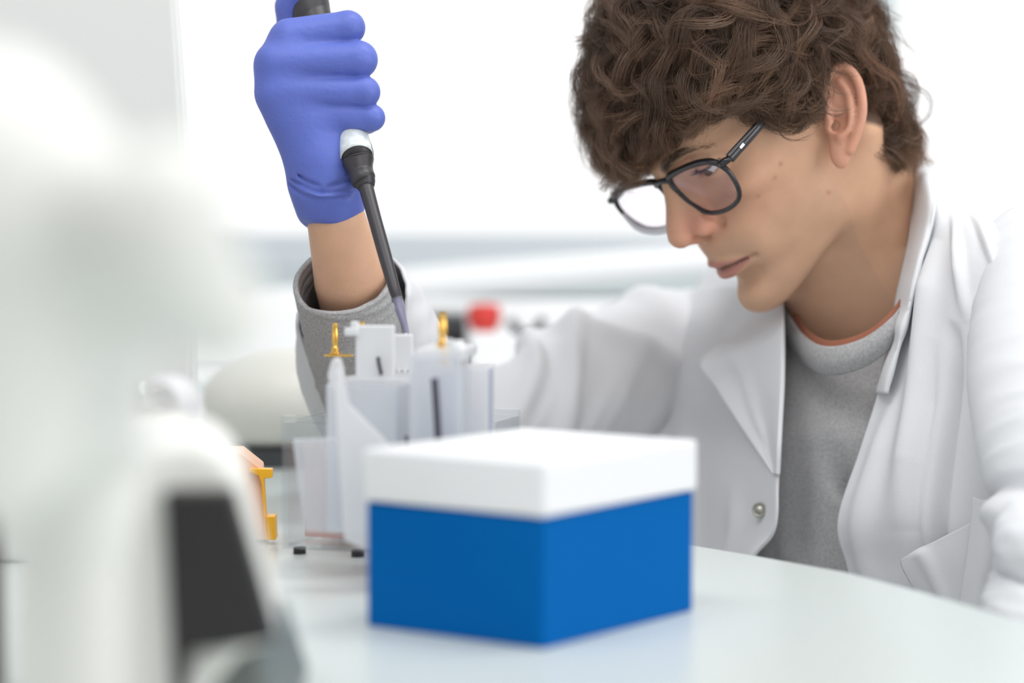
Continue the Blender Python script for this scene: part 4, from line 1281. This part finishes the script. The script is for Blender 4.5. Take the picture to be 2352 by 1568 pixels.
def vbox(name, x0, y0, x1, y1, d, depth, m, parent, bevel=0.0015, yaw=0.0):
    """upright box whose front face covers the picture rectangle at distance d"""
    p = W((x0 + x1) / 2, (y0 + y1) / 2, d)
    w = (x1 - x0) / FPX * d; h = (y1 - y0) / FPX * d
    R = rotz(yaw)
    c = p + R @ np.array([0, depth / 2, 0])
    return box(name, c, (w, depth, h), m, parent, R, bevel)
# outer open buffer chamber, walls of clear sheet, turned a little
def tank_walls(name, cx, cy, z0, sx, sy, h, t, yaw, m, parent, floor=True):
    R = rotz(yaw); parts = []
    def add(c, s):
        V, F = box_data((0, 0, 0), s); V = V + np.array(c); V = V @ R.T + np.array([cx, cy, z0]); parts.append((V, F))
    add((0, -sy / 2 + t / 2, h / 2), (sx, t, h)); add((0, sy / 2 - t / 2, h / 2), (sx, t, h))
    add((-sx / 2 + t / 2, 0, h / 2), (t, sy - 2 * t - 0.0004, h)); add((sx / 2 - t / 2, 0, h / 2), (t, sy - 2 * t - 0.0004, h))
    if floor: add((0, 0, t / 2), (sx - 2 * t - 0.0004, sy - 2 * t - 0.0004, t))
    V, F = join_data(parts)
    o = mesh(name, V, F, m, parent, smooth=False)
    b = o.modifiers.new('bevel', 'BEVEL'); b.width = 0.0008; b.segments = 2
    return o
yaw = -0.32
FL = T2(646, 1274); d0 = FL[1]
Rt = rotz(yaw)[:2, :2]
sx, sy = 0.126, 0.095
tc_ = FL + Rt @ np.array([sx / 2, sy / 2])
zt = TABLE_Z + 0.004
tank_walls('chamber', tc_[0], tc_[1], zt, sx, sy, 0.079, 0.003, yaw, acr, tank)
for a, b in ((0.009, 0.008), (sx - 0.078, 0.008), (0.009, sy - 0.012), (sx - 0.012, sy - 0.012)):
    q = FL + Rt @ np.array([a, b])
    lathe('foot', [(0.0001, 0), (0.004, 0), (0.004, 0.0042), (0.0001, 0.0042)], M['black'], tank, 20, None, (q[0], q[1], TABLE_Z))
# rim strips and pink gel slab standing inside
for (a, b, l, w_) in ((sx / 2, 0.003, sx, 0.006), (sx / 2, sy - 0.003, sx, 0.006)):
    q = FL + Rt @ np.array([a, b])
    box('rim', (q[0], q[1], zt + 0.081), (l, w_, 0.004), acr, tank, rotz(yaw), 0.001)
q = FL + Rt @ np.array([0.040, 0.030])
box('gel', (q[0], q[1], zt + 0.034), (0.072, 0.006, 0.060), pinkgel, tank, rotz(yaw), 0.001)
q = FL + Rt @ np.array([0.040, 0.055])
box('gel', (q[0], q[1], zt + 0.030), (0.070, 0.006, 0.052), pinkgel, tank, rotz(yaw), 0.001)
for k, (px, py0, py1) in enumerate([(700, 1010, 1075), (738, 1010, 1070), (745, 1150, 1180)]):
    tube('electrode_wire', [W(px, py0, d0 + 0.05), W(px + 2, py1, d0 + 0.05)], 0.0009, mat('steel_wire', (0.35, 0.36, 0.45), 0.4, metal=.6), tank, 8)
# inner module: tall clear core with opaque gasket plates
core = tank_walls('inner_core', *(W(865, 1100, 1.44)[:2]), px_z(1215, 1.44), 0.044, 0.05, 0.088, 0.003, yaw, frost, tank)
vbox('core_rim', 770, 868, 955, 884, 1.435, 0.055, milky, tank, 0.0015, yaw)
vbox('core_rim', 905, 880, 924, 1240, 1.430, 0.008, acr, tank, 0.001, yaw)
vbox('gasket_plate', 816, 747, 905, 1120, 1.455, 0.006, opaque, tank, 0.001, -0.15)
vbox('gasket_plate', 897, 768, 947, 852, 1.475, 0.005, opaque, tank, 0.001, -0.15)
vbox('gasket_tab', 790, 753, 822, 771, 1.452, 0.004, opaque, tank, 0.0008, -0.15)
vbox('gasket_tab', 805, 738, 822, 756, 1.456, 0.004, opaque, tank, 0.0008, -0.15)
for x in (912, 926, 938):
    vbox('comb_tooth', x, 848, x + 8, 862, 1.474, 0.003, opaque, tank, 0.0003, -0.15)
# slanting frosted gel cassette and the white gusset in front of the core
def slab_data(pts, d0, d1, dx=0.0):
    """outline traced at distance d0, given a real thickness to d1 along the depth axis"""
    A = np.array([W(x, y, d0) for x, y in pts]); B = A + np.array([dx, d1 - d0, 0])
    n = len(pts)
    F = [tuple(range(n)), tuple(range(2 * n - 1, n - 1, -1))] + [(i, i + n, (i + 1) % n + n, (i + 1) % n) for i in range(n)]
    return np.concatenate([A, B]), F
def slab(name, pts, d0, d1, m, parent=None, bevel=0.0, seg=3, smooth=False, dx=0.0):
    V, F = slab_data(pts, d0, d1, dx)
    o = mesh(name, V, F, m, parent, smooth=smooth)
    import bmesh
    bm = bmesh.new(); bm.from_mesh(o.data); bmesh.ops.recalc_face_normals(bm, faces=bm.faces); bm.to_mesh(o.data); bm.free()
    if bevel:
        b = o.modifiers.new('bevel', 'BEVEL'); b.width = bevel; b.segments = seg; b.limit_method = 'ANGLE'
        b.angle_limit = math.radians(35)
    return o
slab('cassette', [(768, 850), (784, 845), (800, 930), (880, 1010), (960, 1120), (960, 1250), (900, 1290), (790, 1240), (775, 1000)], 1.36, 1.372, milky, tank, 0.001)
slab('cassette', [(672, 1010), (770, 1004), (800, 1060), (860, 1150), (860, 1225), (700, 1220), (684, 1110)], 1.41, 1.416, frost, tank, 0.001)
slab('electrode_holder', [(762, 824), (779, 824), (786, 850), (790, 880), (776, 900), (758, 896), (752, 862)], 1.425, 1.445, milky, tank, 0.002)
# banana plugs
def plug(name, px, py_base, d, h, r, parent):
    base = W(px, py_base, d); s = h / 24.0
    prof = [(0.0001, 0), (r * 1.6, 0), (r * 1.6, 1.4 * s), (r * 1.15, 1.8 * s), (r * 1.15, 5 * s), (r * 0.85, 5.6 * s), (r * 0.8, 7.5 * s), (r * 0.98, 9.5 * s), (r * 1.04, 13.5 * s), (r * 0.98, 18 * s),
            (r * 0.8, 19.6 * s), (r * 0.85, 20.6 * s), (r * 0.85, 23.3 * s), (r * 0.55, 24 * s), (0.0001, 24 * s)]
    V, F = lathe_data(prof, 36, None, (0, 0, 0))
    V = np.array(V)
    a = np.arctan2(V[:, 1], V[:, 0]); rr = np.hypot(V[:, 0], V[:, 1])
    spring = (V[:, 2] > 7 * s) & (V[:, 2] < 19 * s)
    k = np.where(spring, 1 - 0.22 * (np.cos(4 * a) > 0.75), 1.0)
    V[:, 0] *= k; V[:, 1] *= k
    V = V + base
    o = mesh(name, V, F, gold, parent)
    e = o.modifiers.new('edges', 'EDGE_SPLIT'); e.split_angle = math.radians(40)
    return o
S145 = 1.52 / FPX
plug('banana_plug', 770, 813, 1.52, 71 * S145, 0.0021, tank)
box('plug_bar', W(778, 816, 1.52), (66 * S145, 0.004, 0.0014), gold, tank, rotz(-0.1), 0.0004)
plug('banana_plug', 832, 800, 1.50, 62 * 1.5 / FPX, 0.0021, tank)
plug('banana_plug', 1017, 800, 1.40, 82 * 1.40 / FPX, 0.0026, tank)
lathe('plug_nut', [(0.0001, 0), (0.003, 0), (0.003, 0.008), (0.0001, 0.008)], gold, tank, 6, None, W(1021, 838, 1.40))
# wires
for nm, pts, r in [('lead_wire', [(868, 820, 1.45), (871, 838, 1.449), (876, 860, 1.448)], 0.0012),
                   ('lead_wire', [(934, 1000, 1.40), (937, 1050, 1.40), (942, 1105, 1.40)], 0.0010),
                   ('lead_wire', [(998, 868, 1.36), (1004, 960, 1.36), (1010, 1060, 1.36)], 0.0021)]:
    tube(nm, [W(*p) for p in pts], r, wire_m, tank, 10, 16)
# right-hand compartments
rt_ = W(1012, 1000, 1.40)
tank_walls('side_compartment', rt_[0], rt_[1], px_z(1255, 1.40), 0.029, 0.05, px_z(806, 1.40) - px_z(1255, 1.40), 0.0022, -0.1, frost, tank)
vbox('compartment_rim', 950, 803, 1070, 828, 1.372, 0.058, milky, tank, 0.0015, -0.1)
lathe('cap', [(0.0001, 0), (0.0040, 0), (0.0042, 0.004), (0.0036, 0.0052), (0.0001, 0.0055)], M['white'], tank, 24, None, W(1052, 803, 1.375))
vbox('cap', 1022, 778, 1040, 800, 1.375, 0.006, milky, tank, 0.001)
vbox('inner_plate', 1000, 850, 1062, 1200, 1.385, 0.004, mat('grey_blue_plate', (0.72, 0.75, 0.84), 0.4, trans=0.3), tank, 0.001)
rt_ = W(1098, 1000, 1.44)
tank_walls('side_compartment', rt_[0], rt_[1], px_z(1200, 1.44), 0.016, 0.04, px_z(840, 1.44) - px_z(1200, 1.44), 0.002, -0.1, milky, tank)
vbox('scale_strip', 1122, 845, 1131, 1060, 1.425, 0.004, mat('grey_edge', (0.45, 0.47, 0.58), 0.4), tank, 0.0005)
for (px, py) in ((937, 1105), (975, 1100), (868, 1130)):
    p = W(px, py, 1.395)
    lathe('red_terminal', [(0.0001, 0), (0.0022, 0), (0.0022, 0.007), (0.0001, 0.007)], mat('red_plastic_pale', (0.75, 0.22, 0.20), 0.4), tank, 16, None, p)

# ---------------------------------------------------------------- yellow casting tray
yel = mat('amber_acrylic', (0.98, 0.50, 0.02), 0.3)
tray = empty('casting_tray', W(590, 1310, 1.40), 'amber orange plastic rack standing left of the clear gel tank', 'rack')
tray.location = (tray.location.x, tray.location.y, TABLE_Z)
salm = mat('salmon_acrylic', (0.93, 0.55, 0.36), 0.4)
slab('side_wall', [(520, 1040), (556, 1040), (604, 1078), (610, 1180), (617, 1240), (520, 1240)], 1.555, 1.60, salm, tray, 0.001, dx=-0.004)
slab('edge_strip', [(572, 1076), (625, 1077), (625, 1097), (606, 1099), (610, 1170), (616, 1240), (608, 1240), (600, 1110), (594, 1092), (572, 1084)], 1.549, 1.557, yel, tray, 0.0006)
slab('latch', [(611, 1186), (631, 1186), (633, 1240), (615, 1240)], 1.547, 1.562, yel, tray, 0.0006)

# ---------------------------------------------------------------- far bench things
dk = mat('dark_grey_plastic', (0.06, 0.065, 0.07), 0.4)
redm = mat('red_plastic', (0.66, 0.05, 0.04), 0.4)
def onbench(px, d): return W(px, 800, d)[0]
blk = empty('power_supply', (px_x(1020, 2.5), 2.5, BZ), 'small dark instrument on the window bench just behind the gold plug', 'instrument')
box('case', (px_x(1018, 2.5), 2.53, (BZ + px_z(722, 2.5)) / 2), (105 / FPX * 2.5, 0.1, px_z(722, 2.5) - BZ), dk, blk, None, 0.004)
box('front_panel', (px_x(1018, 2.5), 2.478, (BZ + px_z(735, 2.5)) / 2), (90 / FPX * 2.5, 0.004, px_z(750, 2.5) - BZ - 0.01), M['black'], blk, None, 0.001)
bx = empty('instrument_housing', (px_x(1180, 2.45), 2.45, BZ), 'low white instrument with red knob and dark clips on the window bench', 'instrument')
z1 = px_z(762, 2.45)
box('housing', (px_x(1190, 2.45), 2.50, (BZ + z1) / 2), (230 / FPX * 2.45, 0.12, z1 - BZ), M['white'], bx, None, 0.006)
kc = np.array([px_x(1112, 2.45), 2.46, z1])
lathe('red_knob', [(0.0001, 0), (0.012, 0), (0.013, 0.004), (0.0165, 0.008), (0.0175, 0.018), (0.015, 0.027), (0.0001, 0.029)], redm, bx, 32, None, kc)
for (x0, y0, x1, y1) in ((1170, 735, 1212, 775), (1250, 730, 1212, 778)):
    p0 = W(x0, y0, 2.45); p1 = W(x1, y1, 2.45)
    tube('clip', [p0, (p0 + p1) / 2 + np.array([0, 0, -0.003]), p1], [0.0045, 0.0058, 0.0075], dk, bx, 14, 12)
# glossy white fume extraction arm crossing low in front of the window
armt = tube('extraction_duct', [W(560, 716, 2.78), W(900, 662, 2.78), W(1310, 624, 2.78), W(1700, 590, 2.78)], [0.020, 0.021, 0.020, 0.018], mat('gloss_white', (0.86, 0.87, 0.88), 0.12), None, 28, 40)
tag(armt, 'long glossy white tube lying across the back of the window bench', 'tube')
rail = box('shelf_rail', (px_x(1010, 2.7), 2.63, (px_z(692, 2.6) + BZ) / 2), (1.2, 0.03, px_z(692, 2.6) - BZ), mat('pale_grey', (0.90, 0.90, 0.91), 0.5), None, None, 0.003)
tag(rail, 'pale grey low ledge at the back of the window bench under the white tube', 'ledge')

# ---------------------------------------------------------------- tall instrument at the left
cabm = mat('instrument_shell', (0.74, 0.74, 0.73), 0.5)
tall = slab('instrument_tower', [(-900, -700), (368, -700), (412, 0), (436, 330), (448, 560), (462, 1293), (-900, 1293)], 1.47, 1.72, cabm, None, 0.006, dx=-0.036)
tag(tall, 'tall plain white instrument tower filling the upper left behind the microscope', 'instrument')
fp = slab('front_panel', [(-860, -660), (360, -660), (396, 0), (418, 330), (430, 560), (440, 1200), (-860, 1200)], 1.466, 1.4698, mat('shell_grey', (0.71, 0.71, 0.70), 0.45), tall, 0.002)

# ---------------------------------------------------------------- round beige vessel behind the tank at the left
ves = empty('centrifuge', (*T2(560, 1105), TABLE_Z), 'cream rounded bench centrifuge between the microscope and the gel tank', 'centrifuge')
vd = T2(560, 1105)[1]
def vsdf(P):
    d = ell(P, (0, 0, 50), (66, 58, 46))
    return smax(d, -(P[:, 2] - 14), 10)
vo = np.array([px_x(600, 1.95), 1.95, TABLE_Z])
v_, q_ = surface(vsdf, (-80, -80, -10), (80, 80, 140), 4.0)
mesh('housing', vo + v_ / 1000, q_, M['cream'], ves)
lathe('base', [(0.0001, 0), (0.046, 0), (0.046, 0.016), (0.0001, 0.016)], dk, ves, 40, None, vo)
ves.location = tuple(vo)

# ---------------------------------------------------------------- microscope, far out of focus in front
mic = empty('microscope', (-0.16, 0.80, TABLE_Z), 'cream white microscope, strongly blurred in the left foreground', 'microscope')
mw = mat('microscope_enamel', (0.87, 0.865, 0.825), 0.4)
mo, mfr = basis_at(0, 784, 0.70)
def mp(px, py, d): return mfr(W(px, py, d))
def msdf(P):
    d = chain(P, [mp(185, 1700, 0.90), mp(180, 1250, 0.90), mp(160, 1000, 0.88), mp(135, 900, 0.80)], [29, 29, 28, 24])        # column
    d = smin(d, chain(P, [mp(135, 900, 0.80), mp(240, 700, 0.72), mp(330, 580, 0.68), mp(400, 440, 0.64)], [24, 21, 20, 14]), 20)  # arm to the head
    d = smin(d, chain(P, [mp(-60, 420, 0.66), mp(-70, 950, 0.70)], [38, 34]), 20)
    d = smin(d, cap(P, mp(350, 520, 0.64), mp(500, 720, 0.68), 17, 15), 12)
    return d
v_, q_ = surface(msdf, mp(-560, 1500, 0.6) - np.array([0, 60, 80]), mp(640, 260, 0.8) + np.array([20, 60, 80]), 4.0)
mesh('stand', mo(v_), q_, mw, mic)
# lamp housing with rounded white top and sloping black front panel
def hs(P):
    d = chain(P, [mp(350, 1085, 1.03), mp(480, 1085, 1.03)], [20, 18])
    return smin(d, chain(P, [mp(380, 1120, 1.04), mp(420, 1600, 1.06)], [22, 30]), 12)
slab('lamp_housing', [(270, 1640), (262, 1120), (300, 1050), (370, 1010), (450, 1000), (520, 1030), (560, 1095), (600, 1260), (640, 1420), (655, 1482), (560, 1500), (450, 1640)], 0.985, 1.09, mw, mic, 0.012, 5, dx=-0.0125)
slab('front_panel', [(372, 1128), (535, 1126), (575, 1260), (636, 1472), (520, 1490), (432, 1500), (420, 1640), (400, 1640)], 0.972, 0.986, M['black'], mic, 0.003)
kn = mat('chromed_metal', (0.75, 0.73, 0.70), 0.18, metal=1)
lathe('focus_knob', [(0.0001, 0), (0.0145, 0), (0.0155, 0.003), (0.0155, 0.016), (0.0125, 0.021), (0.0001, 0.021)], mat('knob_grey', (0.66, 0.66, 0.67), 0.4), mic, 48, (-0.35, -0.93, 0.05), W(408, 930, 1.26))
lathe('knob_cap', [(0.0001, 0), (0.0072, 0), (0.0072, 0.012), (0.0055, 0.016), (0.0001, 0.016)], kn, mic, 32, (-0.35, -0.93, 0.05), W(352, 905, 1.23))
box('knob_bracket', W(400, 1010, 1.30) + np.array([0, -0.06, -0.002]), (0.03, 0.15, 0.045), mw, mic, None, 0.004)
slab('base', [(180, 1690), (410, 1500), (590, 1492), (655, 1690)], 0.99, 1.12, mat('base_grey_green', (0.16, 0.18, 0.17), 0.5), mic, 0.004)
# dark grey side of a second instrument cut by the left edge of the picture
sdk = slab('instrument_case', [(-420, 1150), (0, 1165), (8, 1685), (-420, 1685)], 1.00, 1.10, mat('brown_grey_case', (0.10, 0.085, 0.075), 0.5), None, 0.004, dx=-0.02)
tag(sdk, 'dark instrument case cut off by the left edge of the picture', 'instrument')
